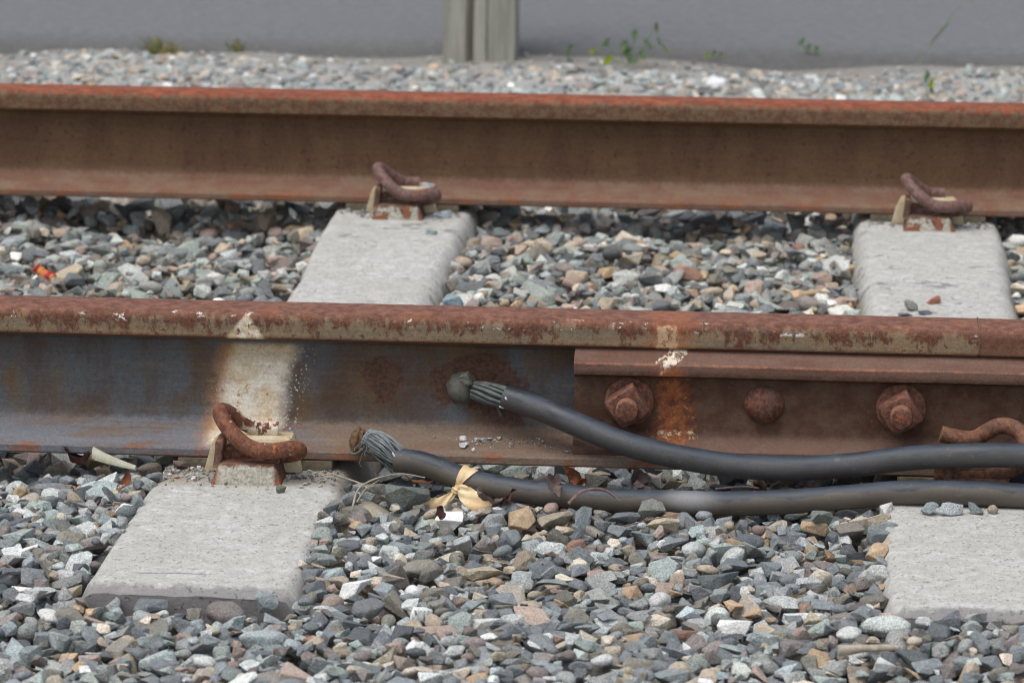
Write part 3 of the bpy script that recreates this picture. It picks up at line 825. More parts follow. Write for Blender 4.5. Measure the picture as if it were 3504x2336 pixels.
# white filler fibres between strands and jacket
for (a, b_) in (((-.2610, -.0470, .0720), (-.2590, -.0460, .0690)), ((-.2680, -.0400, .0600), (-.2600, -.0400, .0585))):
    bm = bmesh.new(); tube(bm, spline([a, ((a[0] + b_[0]) / 2, a[1] - .001, (a[2] + b_[2]) / 2), b_], 3), .0011, 7); obj('filler', bm, M['fibre'], upper, smooth=60)
# lettering moulded into the jacket, upside down as the cable lies
def wrap_text(body, size, s0, phi, P, r, parent, mat, flip=True):
    b = text_mesh(body, size, 1.15); L = [0]
    for i in range(1, len(P)): L.append(L[-1] + (P[i] - P[i - 1]).length)
    T, N = frames(P); w = max(v.co.x for v in b.verts); hgt = max(v.co.y for v in b.verts)
    for v in b.verts:
        x_, y_ = v.co.x, v.co.y
        if flip: x_, y_ = w - x_, hgt - y_
        s = s0 + x_; i = max(0, min(len(P) - 2, int(np.searchsorted(L, s)) - 1)); t = (s - L[i]) / max(1e-6, L[i + 1] - L[i])
        c = P[i].lerp(P[i + 1], t); tt = T[i]; B = Vector((0, -1, 0)); B = (B - tt * B.dot(tt)).normalized(); Nn = tt.cross(B); Nn = Nn if Nn.z > 0 else -Nn
        a = phi + y_ / r
        v.co = c + (B * math.cos(a) + Nn * math.sin(a)) * (r + .00022)
    obj('lettering', b, mat, parent, smooth=0, keep=True)
M['letter'] = plain('moulded_letters', (74, 72, 70), (84, 80, 76), 200, .75, .3, .0003)
wrap_text('PORTABLE POWER', .0046, .046, math.radians(-30), UP, CR, jk, M['letter'])

lower = thing('bond_cable', 'lower black rubber cable with frayed end, lying on the gravel and tied with yellow ribbon', 'cable', (-.377, -.0835, -.005), 'black bond cables')
bm, LP = cable_bm(LOW, CR); obj('jacket', bm, M['rubber_dusty'], lower, smooth=50)
strands(lower, (-.4110, -.0720, .0310), (-.3700, -.0840, .0075), .0088, .0088, 60, .0010, M['copper_pale'], .0011, 5, (.002, -.002, .0035))
strands(lower, (-.4050, -.0740, .0240), (-.3700, -.0840, .0060), .0086, .0080, 40, .0009, M['copper'], .0014, 8, (0, -.002, -.001))
for k in range(14):                              # loose broken wires
    a = Vector((-.404 + rnd.uniform(-.008, .012), -.078 + rnd.uniform(-.006, .002), .026 + rnd.uniform(-.010, .008)))
    d = Vector((rnd.uniform(-.012, .004), rnd.uniform(-.006, 0), rnd.uniform(-.014, .006)))
    bm = bmesh.new(); tube(bm, spline([a, a + d * .5 + Vector((0, 0, .003)), a + d, a + d * 1.2 + Vector((.003, 0, -.002))], 4), .0006, 5); obj('strand', bm, M['copper'], lower, smooth=60)
bm = bmesh.new(); bmesh.ops.create_icosphere(bm, subdivisions=3, radius=1)
for v in bm.verts:
    q = v.co.copy(); f = 1 + .30 * mnoise.noise(q * 2.1) + .14 * mnoise.noise(q * 6)
    v.co = Vector((-.4200 + q.x * .0085 * f, -.0690 + q.y * .0085 * f, .0265 + q.z * .0140 * f))
bmesh.ops.rotate(bm, verts=bm.verts, cent=(-.421, -.069, .0265), matrix=Matrix.Rotation(math.radians(14), 3, 'Y'))
obj('broken_weld', bm, M['lug'], lower, smooth=24)
bm = bmesh.new(); tube(bm, spline([(-.4290, -.0740, .0120), (-.4210, -.0780, .0125), (-.4130, -.0785, .0180), (-.4060, -.0770, .0230)], 5), .0015, 8); obj('strand', bm, M['weld'], lower, smooth=60)
bm = bmesh.new(); tube(bm, [(-.3795, -.0930, .0190), (-.3770, -.0940, .0150)], .0011, 7); obj('filler', bm, M['fibre'], lower, smooth=60)

# ---- yellow ribbon tied round the lower cable
def strip(bm, cen, wid, nrm, thick=.0004, cross=7, crinkle=.0):
    """ribbon: cen points, wid half-width vectors, nrm normals"""
    top = []; bot = []
    for i, c in enumerate(cen):
        a = []; b_ = []
        for k in range(cross):
            t = -1 + 2 * k / (cross - 1); q = Vector(c) + Vector(wid[i]) * t
            n = Vector(nrm[i]).normalized(); q += n * crinkle * (math.sin(t * 5 + i * .6) + .7 * mnoise.noise(q * 220))
            a.append(bm.verts.new(q + n * thick)); b_.append(bm.verts.new(q - n * thick))
        top.append(a); bot.append(b_)
    for i in range(len(cen) - 1):
        for k in range(cross - 1):
            bm.faces.new((top[i][k], top[i][k + 1], top[i + 1][k + 1], top[i + 1][k])); bm.faces.new((bot[i][k], bot[i + 1][k], bot[i + 1][k + 1], bot[i][k + 1]))
        bm.faces.new((top[i][0], top[i + 1][0], bot[i + 1][0], bot[i][0])); bm.faces.new((top[i][-1], bot[i][-1], bot[i + 1][-1], top[i + 1][-1]))
    for r_ in (0, -1):
        for k in range(cross - 1): bm.faces.new((top[r_][k], bot[r_][k], bot[r_][k + 1], top[r_][k + 1]))
rib = thing('ribbon', 'yellow plastic ribbon knotted round the lower cable', 'ribbon', (-.303, -.11, -.018))
ci = min(range(len(LP)), key=lambda i: abs(LP[i].x + .3020)); Tn, Nn_ = frames(LP); cc, tt = LP[ci], Tn[ci]
B0 = Vector((0, -1, 0)); B0 = (B0 - tt * B0.dot(tt)).normalized(); N0 = tt.cross(B0); N0 = N0 if N0.z > 0 else -N0
cen, wid, nrm = [], [], []
for k in range(25):
    a = math.radians(-35 + 360 * k / 24); d = B0 * math.cos(a) + N0 * math.sin(a)
    w = .0035 + .0050 * max(0, math.sin(a)) ** .8
    cen.append(cc + d * (CR + .0011) + tt * (.0050 * max(0, math.sin(a)))); wid.append(tt * w); nrm.append(d)
bm = bmesh.new(); strip(bm, cen, wid, nrm, .0003, 9, .0004); obj('band', bm, M['ribbon'], rib, smooth=50)
kn = cc + B0 * (CR + .004) * math.cos(math.radians(-35)) + N0 * (CR + .004) * math.sin(math.radians(-35))
bm = bmesh.new(); bmesh.ops.create_icosphere(bm, subdivisions=3, radius=1)
for v in bm.verts:
    q = v.co.copy(); f = 1 + .16 * math.sin(q.z * 9 + q.x * 4) + .1 * mnoise.noise(q * 3)
    v.co = kn + Vector((q.x * .0058 * f, q.y * .0050 * f, q.z * .0052 * f))
obj('knot', bm, M['ribbon'], rib, smooth=50)
def tail(name, pts, ws, up, seed):
    bm = bmesh.new(); P = spline(pts, 6); n = len(P); cen, wid, nrm = [], [], []; T_, _ = frames(P)
    for i, p in enumerate(P):
        t = i / (n - 1); j = min(len(ws) - 2, int(t * (len(ws) - 1))); f = t * (len(ws) - 1) - j
        w = ws[j] * (1 - f) + ws[j + 1] * f; side = T_[i].cross(Vector(up)).normalized()
        cen.append(p); wid.append(side * w); nrm.append(side.cross(T_[i]))
    strip(bm, cen, wid, nrm, .0003, 9, .0012); obj(name, bm, M['ribbon'], rib, smooth=50)
tail('tail', [kn, kn + Vector((-.010, -.006, -.008)), kn + Vector((-.020, -.013, -.013)), kn + Vector((-.032, -.020, -.012)), kn + Vector((-.047, -.028, -.009)), kn + Vector((-.054, -.034, -.018))],
     [.002, .005, .008, .008, .010, .010], (.3, -.75, .6), 1)
tail('tail', [kn, kn + Vector((.004, -.006, .004)), kn + Vector((.010, -.010, -.001)), kn + Vector((.020, -.022, -.005)), kn + Vector((.036, -.034, -.012))],
     [.002, .005, .009, .010, .009], (-.2, -.85, .4), 2)

# ================================================================== STONES
def hull_proto(seed, npts, bev, seg, flat, chip=0.0):
    R_ = random.Random(seed); bm = bmesh.new()
    for _ in range(npts):
        p = Vector((R_.uniform(-1, 1), R_.uniform(-1, 1), R_.uniform(-1, 1)))
        m = max(abs(p.x), abs(p.y), abs(p.z)); l = p.length
        bm.verts.new(p / (m * .45 + l * .55) * R_.uniform(.86, 1.0))
    r = bmesh.ops.convex_hull(bm, input=bm.verts)
    bmesh.ops.delete(bm, geom=[g_ for g_ in r['geom_interior'] if isinstance(g_, bmesh.types.BMVert)], context='VERTS')
    bmesh.ops.dissolve_limit(bm, angle_limit=math.radians(16), verts=bm.verts, edges=bm.edges)
    if bev: bmesh.ops.bevel(bm, geom=list(bm.edges), offset=bev, segments=seg, affect='EDGES', profile=.5)
    bmesh.ops.triangulate(bm, faces=bm.faces)
    if chip:
        bmesh.ops.subdivide_edges(bm, edges=[e for e in bm.edges if e.calc_length() > .75], cuts=1); bmesh.ops.triangulate(bm, faces=bm.faces)
        for v in bm.verts: v.co += mnoise.noise_vector(v.co * 1.7 + Vector((seed, 0, 0))) * chip + mnoise.noise_vector(v.co * 4 + Vector((seed, 3, 0))) * chip * .5
    bmesh.ops.recalc_face_normals(bm, faces=bm.faces)
    V = np.array([v.co[:] for v in bm.verts]); bm.verts.index_update()
    F = np.array([[v.index for v in f.verts] for f in bm.faces]); bm.free()
    V -= (V.max(0) + V.min(0)) / 2; V /= (V.max(0) - V.min(0)) / 2
    return V, F, not flat
def pebble_proto(seed, sub):
    bm = bmesh.new(); bmesh.ops.create_icosphere(bm, subdivisions=sub, radius=1); o = Vector((seed * 5.3, seed, 2))
    for v in bm.verts: v.co *= 1 + .22 * mnoise.noise(v.co * 1.1 + o) + .10 * mnoise.noise(v.co * 2.6 + o)
    bm.verts.index_update(); V = np.array([v.co[:] for v in bm.verts]); F = np.array([[v.index for v in f.verts] for f in bm.faces]); bm.free()
    V -= (V.max(0) + V.min(0)) / 2; V /= (V.max(0) - V.min(0)) / 2
    return V, F, True
HI = [hull_proto(100 + i, rnd.choice((8, 9, 10, 12, 14, 18)), .045, 1, True, .07) for i in range(40)] + \
     [hull_proto(200 + i, rnd.choice((10, 12, 14)), .15, 2, False) for i in range(6)] + [pebble_proto(i, 3) for i in range(4)]
MID = [hull_proto(300 + i, rnd.choice((8, 10, 12, 14)), .06, 1, True) for i in range(36)] + [pebble_proto(20 + i, 2) for i in range(5)]
LOWP = [hull_proto(400 + i, rnd.choice((9, 11, 13)), 0, 1, True) for i in range(24)]
# palette: sRGB as the photograph shows the stones in flat light, weight, speckle
PAL = [((126, 136, 141), 20, .35), ((112, 120, 127), 13, .3), ((148, 152, 150), 15, .7), ((172, 178, 177), 9, .7), ((194, 198, 195), 5, .6),
       ((180, 158, 128), 9, .3), ((138, 124, 120), 9, .35), ((190, 152, 102), 4, .2), ((172, 142, 126), 5, .3), ((152, 168, 162), 9, .6),
       ((218, 217, 215), 3, .2), ((130, 124, 110), 10, .35), ((208, 190, 164), 5, .3), ((160, 178, 182), 4, .7), ((98, 105, 113), 5, .25), ((168, 114, 86), .8, .2)]
PW = np.array([p[1] for p in PAL], float); PW /= PW.sum()
PC = np.array([lin(p[0]) for p in PAL]); PC = PC * .58 + PC.mean(1, keepdims=True) * .42; PC = PC * np.array([1.0, 1.005, .99]) * 1.10; PS = np.array([p[2] for p in PAL])

# obstacles: sleepers in the height field, cables as a lid
H = (TT - .036 + .024 * np.clip((YY - 2.2) / .5, 0, 1)).astype(np.float64)
lid = np.full(H.shape, 1.0)
for xs in SL_X[:3]:
    d = np.abs(XX - xs); m = (YY > -.522) & (YY < GAUGE + .522)
    H = np.where(m & (d < .103), np.maximum(H, SL_TOP - .002), H)
    H = np.where(m & (d >= .103) & (d < .121), np.maximum(H, SL_TOP - .020 - (d - .103) * 3.0), H)
for yr in (0.0, GAUGE): lid = np.where(np.abs(YY - yr) < .072, -.003, lid)
for P, dy in ((LP, 0), (UP, 0)):
    for p in P:
        if p.x > GX1: continue
        i0 = int((p.x - .016 - GX0) / RES); i1 = int((p.x + .016 - GX0) / RES); j0 = int((p.y - .015 - GY0) / RES); j1 = int((p.y + .015 - GY0) / RES)
        lid[j0:j1, max(0, i0):i1] = np.minimum(lid[j0:j1, max(0, i0):i1], p.z - CR - .001)
m_ = (XX > -.366) & (XX < -.258) & (YY > -.158) & (YY < -.095)
lid = np.where(m_, np.minimum(lid, -.026), lid)   # room for the ribbon tails
owner = np.full(H.shape, -1, np.int32)
ST = []          # x y z a b c yaw tilt_ax tilt zone
def in_sleeper(x, y, pad):
    return any(abs(x - xs) < .099 + pad for xs in SL_X[:3]) and -.522 - pad < y < GAUGE + .522 + pad
def deposit(n, xr, y0, y1, med, sig, smin, smax, over, zone, cand=4):
    xs0, xs1 = xr
    U = npr.random((n, 3)); SZ = np.clip(np.exp(np.log(med) + sig * npr.standard_normal(n)), smin, smax)
    AX = npr.random((n, 4))
    for i in range(n):
        y = y0 + (y1 - y0) * U[i, 0]
        xa, xb = xs0(y), xs1(y); x = xa + (xb - xa) * U[i, 1]
        s = SZ[i] * .5; a = s * (1.02 + .50 * AX[i, 0]); b_ = s * (.78 + .28 * AX[i, 1]); c = s * (.50 + .36 * AX[i, 2]); yaw = AX[i, 3] * math.pi
        cy, sy = math.cos(yaw), math.sin(yaw)
        k = int(a / RES) + 1
        o = (np.arange(-k, k + 1)) * RES
        ox, oy = np.meshgrid(o, o)
        r2 = ((ox * cy + oy * sy) / a) ** 2 + ((-ox * sy + oy * cy) / b_) ** 2
        msk = r2 < 1
        dome = np.where(msk, c * np.sqrt(np.maximum(0, 1 - r2)), -9)
        best = None
        for q in range(cand):
            X, Y = (x, y) if q == 0 else (x + rnd.uniform(-1, 1) * a * 1.3, y + rnd.uniform(-1, 1) * a * 1.3)
            i0 = int((X - GX0) / RES); j0 = int((Y - GY0) / RES)
            if i0 - k < 0 or j0 - k < 0 or i0 + k + 1 > nx or j0 + k + 1 > ny: continue
            if in_sleeper(X, Y, b_ * .38): continue
            h = H[j0 - k:j0 + k + 1, i0 - k:i0 + k + 1]
            z = float((h + dome).max()) - c * .42
            ex = z + c - TT[j0, i0]
            if ex > over + (.004 if in_sleeper(X, Y, .022) else 0): continue
            if z + c > float(lid[j0 - k:j0 + k + 1, i0 - k:i0 + k + 1][msk].min()): continue
            if best is None or ex < best[0]: best = (ex, X, Y, z, i0, j0)
        if best is None: continue
        _, X, Y, z, i0, j0 = best
        sl = (slice(j0 - k, j0 + k + 1), slice(i0 - k, i0 + k + 1))
        topz = np.where(msk, z + dome, -9); up = topz > H[sl]
        H[sl] = np.where(up, topz, H[sl]); ow = owner[sl]; ow[up] = len(ST); owner[sl] = ow
        ST.append((X, Y, z, a, b_, c, yaw, rnd.uniform(0, 6.283), rnd.gauss(0, .30), zone))
def force(x, y, a, b_, c, yaw, z):
    ST.append((x, y, z, a, b_, c, yaw, rnd.uniform(0, 6.283), .25, 0))
    k = int(a / RES) + 1; i0 = int((x - GX0) / RES); j0 = int((y - GY0) / RES)
    o = np.arange(-k, k + 1) * RES; ox, oy = np.meshgrid(o, o); cy, sy = math.cos(yaw), math.sin(yaw)
    r2 = ((ox * cy + oy * sy) / a) ** 2 + ((-ox * sy + oy * cy) / b_) ** 2
    top = np.where(r2 < 1, z + c * np.sqrt(np.maximum(0, 1 - r2)), -9); sl = (slice(j0 - k, j0 + k + 1), slice(i0 - k, i0 + k + 1))
    up = top > H[sl]; H[sl] = np.where(up, top, H[sl]); ow = owner[sl]; ow[up] = len(ST) - 1; owner[sl] = ow
for (x, y, a, b_, c, yaw) in ((.152, -.160, .013, .009, .012, 1.2), (.143, -.185, .014, .010, .010, .4), (.154, -.215, .012, .008, .008, 2.2), (.141, -.240, .014, .011, .009, .2), (.150, -.272, .012, .008, .007, 1.7),
                              (.139, -.305, .013, .010, .009, .9), (.146, -.340, .010, .008, .008, 2.7), (.137, -.375, .012, .009, .008, .1),
                              (-.425, -.30, .012, .009, .008, .6), (-.421, -.35, .011, .008, .008, 1.6), (-.455, -.534, .013, .010, .010, .4), (.20, -.532, .014, .010, .010, .3)):
    force(x, y, a, b_, c, yaw, SL_TOP - .006)
def fx(u):
    """x of the frame edge at ground depth y"""
    def f(y):
        d = (np.array([0, y, -.02]) - CAM) @ F2
        return CAM[0] + (u - 1752) / FPX * d - math.tan(YAW) * (y - CAM[1])
    return f
L0, R0 = fx(0), fx(3504)
def deep(pad): return (lambda y: L0(y) - pad, lambda y: R0(y) + pad)
D1 = deep(.16)
# near shoulder, crib between the rails, far margin; hidden strips in single layers
deposit(11500, D1, -1.02, .02, .0180, .38, .007, .038, .010, 0)
deposit(3000, D1, -1.02, .02, .0135, .30, .006, .024, .007, 0)
deposit(6200, D1, .58, 1.53, .0195, .36, .009, .044, .010, 1)
deposit(2000, D1, .58, 1.53, .0140, .30, .007, .026, .007, 1)
deposit(900, D1, 2.32, 2.86, .0240, .34, .012, .048, .004, 2)
deposit(560, D1, 2.80, 3.16, .0170, .40, .009, .036, -.001, 2)
deposit(2900, D1, 2.32, 3.08, .0135, .34, .007, .026, .000, 2)
deposit(1700, D1, 2.32, 3.20, .0090, .30, .005, .016, -.003, 2)
for ya, yb in ((.02, .58), (1.53, 2.32)): deposit(2600, D1, ya, yb, .026, .3, .012, .045, .008, 3, 2)
for side in (0, 1):
    e = (lambda y: max(GX0, L0(y) - .85), lambda y: L0(y) - .16) if side == 0 else (lambda y: R0(y) + .16, lambda y: min(GX1, R0(y) + .85))
    deposit(6800, e, -1.15, 3.08, .026, .3, .012, .045, .008, 3, 2)
deposit(4200, (lambda y: max(GX0, L0(y) - .7), lambda y: min(GX1, R0(y) + .85)), -1.55, -1.02, .025, .3, .012, .042, .008, 3, 2)
A = np.array(ST); NS = len(A)
cnt = np.bincount(owner[owner >= 0].ravel(), minlength=NS)
keep = cnt >= 4
u_, v_, dep_ = project(A[:, :3])
inframe = (u_ > -40) & (u_ < 3544) & (v_ > -40) & (v_ < 2376)
# stones by size in the picture; those of the hidden strips and behind the rails do not count
hidden = (A[:, 9] == 3) | ((A[:, 1] > -.085) & (A[:, 1] < .74)) | ((A[:, 1] > 1.42) & (A[:, 1] < 2.45))
score = np.where(inframe & ~hidden & keep, (A[:, 3] * A[:, 5]) ** .5 * A[:, 3] ** .3 / dep_ * np.minimum(1, cnt * RES * RES / (math.pi * A[:, 3] * A[:, 4]) * 1.6), 0)
single = set(np.argsort(-score)[:290].tolist())
pal = npr.choice(len(PAL), NS, p=PW)
jit = 1 + .16 * npr.standard_normal(NS); hue = 1 + .012 * npr.standard_normal((NS, 3))
farm = A[:, 9] == 2
cols = PC[pal] * np.clip(jit, .6, 1.4)[:, None] * hue
cols = np.where(farm[:, None], PC[pal] * np.clip(jit, .6, 1.4)[:, None] * np.array([1.0, 1.0, .98]) * .95 + .07, cols)                  # the far margin is washed, paler gravel
cols = np.where((A[:, 9] == 1)[:, None], cols * np.array([1.06, 1.03, .98]), cols)
spk = PS[pal]
def rot_of(i):
    _, _, _, a, b_, c, yaw, ta, tl, zn = A[i]
    return (Matrix.Rotation(tl, 3, Vector((math.cos(ta), math.sin(ta), 0))) @ Matrix.Rotation(yaw, 3, 'Z'))
def proto_for(i):
    z_ = int(A[i, 9])
    if i in single: return HI[i % len(HI)]
    if z_ == 0: return HI[i % len(HI)] if A[i, 3] > .0125 else MID[i % len(MID)]
    if z_ in (1, 2): return MID[i % len(MID)]
    return LOWP[i % len(LOWP)]
def stone_mesh(name, V, F, smooth, colr):
    me = bpy.data.meshes.new(name); nv, nf = len(V), len(F)
    me.vertices.add(nv); me.vertices.foreach_set('co', np.ascontiguousarray(V, np.float32).ravel())
    me.loops.add(nf * 3); me.loops.foreach_set('vertex_index', np.ascontiguousarray(F, np.int32).ravel())
    me.polygons.add(nf); me.polygons.foreach_set('loop_start', np.arange(0, nf * 3, 3, dtype=np.int32))
    me.polygons.foreach_set('use_smooth', np.ascontiguousarray(smooth, bool))
    me.update(calc_edges=True)
    at = me.attributes.new('stone_col', 'FLOAT_COLOR', 'POINT'); at.data.foreach_set('color', np.ascontiguousarray(colr, np.float32).ravel())
    me.materials.append(M['stone'])
    return me
Vs, Fs, Ss, Cs = [], [], [], []; base = 0
for i in range(NS):
    if not keep[i]: continue
    V, F, smf = proto_for(i)
    Rm = np.array(rot_of(i)); sc = A[i, 3:6] * np.array([1.0, 1.0, 1.06])
    W = (V * sc) @ Rm.T
    colr = np.empty((len(V), 4)); colr[:, :3] = cols[i]; colr[:, 3] = spk[i]
    if i in single:
        me = stone_mesh('stone', W, F, np.full(len(F), smf), colr)
        o = bpy.data.objects.new('stone', me); COL.objects.link(o); o.parent = BED
        o.location = Vector(A[i, :3]) - BED.location
    else:
        Vs.append(W + A[i, :3]); Fs.append(F + base); Ss.append(np.full(len(F), smf)); Cs.append(colr); base += len(V)
V = np.concatenate(Vs) - np.array(BED.location); F = np.concatenate(Fs)
g_o = bpy.data.objects.new('gravel', stone_mesh('gravel', V, F, np.concatenate(Ss), np.concatenate(Cs)))
COL.objects.link(g_o); g_o.parent = BED; g_o['kind'] = 'stuff'
print('stones', NS, 'kept', int(keep.sum()), 'tris', len(F))

def ground_z(x, y):
    i0 = int((x - GX0) / RES); j0 = int((y - GY0) / RES)
    return float(H[j0 - 1:j0 + 2, i0 - 1:i0 + 2].max())

# ---- loose stones one could pick up: each a thing
def loose(x, y, a, b_, c, yaw, colr, label, spkl=.4, proto=0, tilt=.1, z=None, name='loose_stone', smooth=None):
    V, F, smf = HI[proto]
    Rm = np.array(Matrix.Rotation(tilt, 3, 'X') @ Matrix.Rotation(yaw, 3, 'Z')); W = (V * np.array([a, b_, c])) @ Rm.T
    zz = (SL_TOP if z is None else z) - W[:, 2].min() - .0006; W = W - np.array([0, 0, W[:, 2].min()])
    cr = np.empty((len(V), 4)); cr[:, :3] = lin(colr); cr[:, 3] = spkl
    me = stone_mesh(name, W, F, np.full(len(F), smf), cr); o = bpy.data.objects.new(name, me); COL.objects.link(o)
    o.location = (x, y, (SL_TOP if z is None else z) - .0006)
    return tag(o, label, 'stone', 'loose stones lying on sleepers')
loose(-.4923, -.1560, .0060, .0045, .0040, .3, (112, 114, 102), 'small dark green stone alone on the left sleeper, below the clip', proto=3)
loose(-.6140, -.0760, .0085, .0065, .0058, .4, (120, 104, 94), 'small brown stone at the left corner of the left sleeper', proto=36)
loose(.1965, -.1730, .0098, .0080, .0065, .5, (140, 152, 154), 'leftmost of four grey stones in a row on the right sleeper', .6, 5)
loose(.2190, -.1715, .0130, .0070, .0062, .1, (168, 174, 178), 'palest and longest of four stones in a row on the right sleeper', .7, 9)
loose(.2455, -.1640, .0092, .0066, .0056, -.3, (124, 134, 136), 'third of four stones in a row on the right sleeper', .5, 12)
loose(.2630, -.1615, .0060, .0056, .0048, .2, (160, 150, 136), 'small tan pebble, rightmost of four stones on the right sleeper', .3, 47)
loose(-.4729, 1.2700, .0090, .0062, .0058, .2, (156, 172, 168), 'blue-green stone on the left sleeper in front of the far rail', .6, 7, z=SL_TOP - .0015)
loose(-.4000, .8300, .0150, .0120, .0150, .2, (142, 160, 168), 'large blue stone leaning on the right flank of the left sleeper', .5, 38, z=-.034)
ZM = SL_TOP - .010
loose(.2105, .8760, .0095, .0085, .0085, .3, (150, 152, 142), 'grey round stone standing on the right sleeper behind the near rail', .5, 40, .3, z=ZM)
loose(.2400, .9240, .0100, .0075, .0050, .5, (168, 116, 92), 'orange-brown stone on the right sleeper behind the near rail', .3, 11, z=ZM)
loose(.2010, .8400, .0105, .0060, .0030, .1, (118, 116, 126), 'flat purple stone on the right sleeper behind the near rail', .3, 14, z=ZM)
loose(.2265, .8520, .0100, .0075, .0032, -.2, (96, 100, 104), 'flat dark stone touching the purple one on the right sleeper', .3, 17, z=ZM)
loose(-.6465, -.0830, .0165, .0068, .0072, .75, (110, 102, 94), 'smooth brown sausage-shaped pebble beside the left sleeper', .1, 46, -.1, z=-.0165, name='pebble')
loose(-.0965, -.1660, .0150, .0110, .0120, .4, (128, 130, 124), 'large grey stone leaning on the lower cable', .4, 4, z=-.030)
loose(-.3575, -.1450, .0250, .0160, .0150, .5, (112, 118, 112), 'large dark green stone below the frayed cable end', .3, 8, .15, z=-.030)
loose(-.3950, -.1080, .0150, .0130, .0140, -.5, (124, 122, 114), 'pointed grey stone between left sleeper and cable end', .4, 20, .3, z=-.034)
loose(.0830, -.1760, .0150, .0110, .0120, .7, (130, 136, 128), 'big triangular grey stone against the lower cable, near the right sleeper', .4, 22, z=-.030)
# white stone chips on the foot of the near rail
for k, (x, y, s, cl) in enumerate(((-.3080, -.0330, .0034, (212, 214, 212)), (-.3060, -.0480, .0042, (232, 234, 236)), (-.2950, -.0560, .0026, (222, 224, 224)), (-.2930, -.0345, .0028, (186, 188, 186)), (-.2860, -.0350, .0032, (170, 172, 172)), (-.2790, -.0330, .0028, (186, 186, 184)), (-.2690, -.0300, .0024, (206, 206, 204)), (-.2560, -.0400, .0018, (170, 174, 178)))):
    o = loose(x, y, s * 1.2, s, s * .8, k, cl, ['small white chip, leftmost of the upper row on the near rail foot below the weld', 'largest white chip on the near rail foot, lower left of its group', 'lowest white chip on the near rail foot, near its edge', 'second chip of the upper row on the near rail foot below the weld', 'third chip of the upper row on the near rail foot below the weld', 'fourth chip of the upper row on the near rail foot below the weld', 'pale chip highest on the near rail foot, under the upper cable end', 'tiny grey chip rightmost on the near rail foot, below the upper cable'][k], .3, k, 0, z=.0112 + (.0628 + y) * .278)
    o['group'] = 'white chips on the rail foot'
for k, (x, y, s, z) in enumerate(((-.5060, GAUGE - .030, .0052, .0195), (-.4960, GAUGE - .034, .0065, .0185), (-.4640, GAUGE - .105, .0080, SL_TOP), (-.4760, GAUGE - .112, .0062, SL_TOP))):
    o = loose(x, y, s * 1.2, s, s * .8, k * .7, (192, 204, 208), ('left pale chip on the foot of the far rail, right of the left far clip', 'right pale chip on the foot of the far rail, right of the left far clip', 'larger pale blue chip on the left sleeper, right of the left far clip', 'smaller pale blue chip on the left sleeper, right of the left far clip')[k], .5, 6 + k, 0, z=z)
    o['group'] = 'pale chips by the far left clip'
# fine grit round the fastenings and along the rail edge on the sleepers
def grit():
    Vs, Fs, Cs = [], [], []; base = 0; R_ = random.Random(21)
    spots = []
    for xs in (SL_X[1], SL_X[2]):
        for _ in range(330):
            x = xs + R_.uniform(-.098, .098); y = -.066 - abs(R_.gauss(0, .030)); z = SL_TOP - .0004
            if abs(x - xs) < .038 and y > -.13: continue
            spots.append((x, y, z, R_.uniform(.0007, .0024)))
        for _ in range(110):
            x = xs + R_.uniform(-.09, .09); y = GAUGE - .067 - abs(R_.gauss(0, .022)); spots.append((x, y, SL_TOP - .0004, R_.uniform(.001, .0035)))
    for _ in range(90):
        y = -.025 - abs(R_.gauss(0, .012)); spots.append((R_.gauss(-.262, .030), y, .0112 + (.0628 + y) * .278, R_.uniform(.0004, .0013)))
    for _ in range(26): spots.append((R_.gauss(-.195, .005), -.052 + R_.uniform(-.008, .02), .0145, R_.uniform(.0004, .0011)))
    for (x, y, z, s) in spots:
        V, F, _ = LOWP[R_.randrange(len(LOWP))]
        W = V * np.array([s * 1.2, s, s * .8]); W = W @ np.array(Matrix.Rotation(R_.uniform(0, 6), 3, 'Z')).T + np.array([x, y, z + s * .6])
        c = np.empty((len(V), 4)); c[:, :3] = np.array(PC[R_.randrange(len(PC))]) * .9; c[:, 3] = .3
        Vs.append(W); Fs.append(F + base); Cs.append(c); base += len(V)
    F = np.concatenate(Fs); o = bpy.data.objects.new('grit', stone_mesh('grit', np.concatenate(Vs), F, np.zeros(len(F), bool), np.concatenate(Cs)))
    COL.objects.link(o); tag(o, 'fine grit strewn round the rail fastenings', 'grit', kind='stuff')
grit()

# ================================================================== PLANTS, LITTER, POST
def leaf_bm(L, W, curl, fold, seed, jag=.15, rot=(0, 0, 0), loc=(0, 0, 0), crumple=.12):
    bm = bmesh.new(); n, m = 12, 6; R_ = random.Random(seed); o = Vector((seed * 3.3, 1, 2)); rows = []
    for i in range(n + 1):
        t = i / n; w = W * (math.sin(math.pi * min(1, t * .96 + .02)) ** .75) * (1 + jag * mnoise.noise(Vector((t * 9, seed, 0))))
        row = []
        for k in range(-m // 2, m // 2 + 1):
            s = k / (m / 2); a = s * fold
            p = Vector((w * math.sin(a) / max(fold, .2), (t - .5) * L, abs(w * (1 - math.cos(a)) / max(fold, .2)) + curl * L * (t - .5) ** 2 * 2))
            p += mnoise.noise_vector(p * (3.2 / L) + o) * L * crumple
            row.append(bm.verts.new(p))
        rows.append(row)
    for i in range(n):
        for k in range(m): bm.faces.new((rows[i][k], rows[i][k + 1], rows[i + 1][k + 1], rows[i + 1][k]))
    bmesh.ops.solidify(bm, geom=list(bm.faces), thickness=.0005)
    M_ = Matrix.Rotation(rot[2], 4, 'Z') @ Matrix.Rotation(rot[1], 4, 'Y') @ Matrix.Rotation(rot[0], 4, 'X')
    bmesh.ops.transform(bm, matrix=M_, verts=bm.verts); bmesh.ops.translate(bm, verts=bm.verts, vec=loc)
    return bm
LG = 'dry leaves along the near rail'
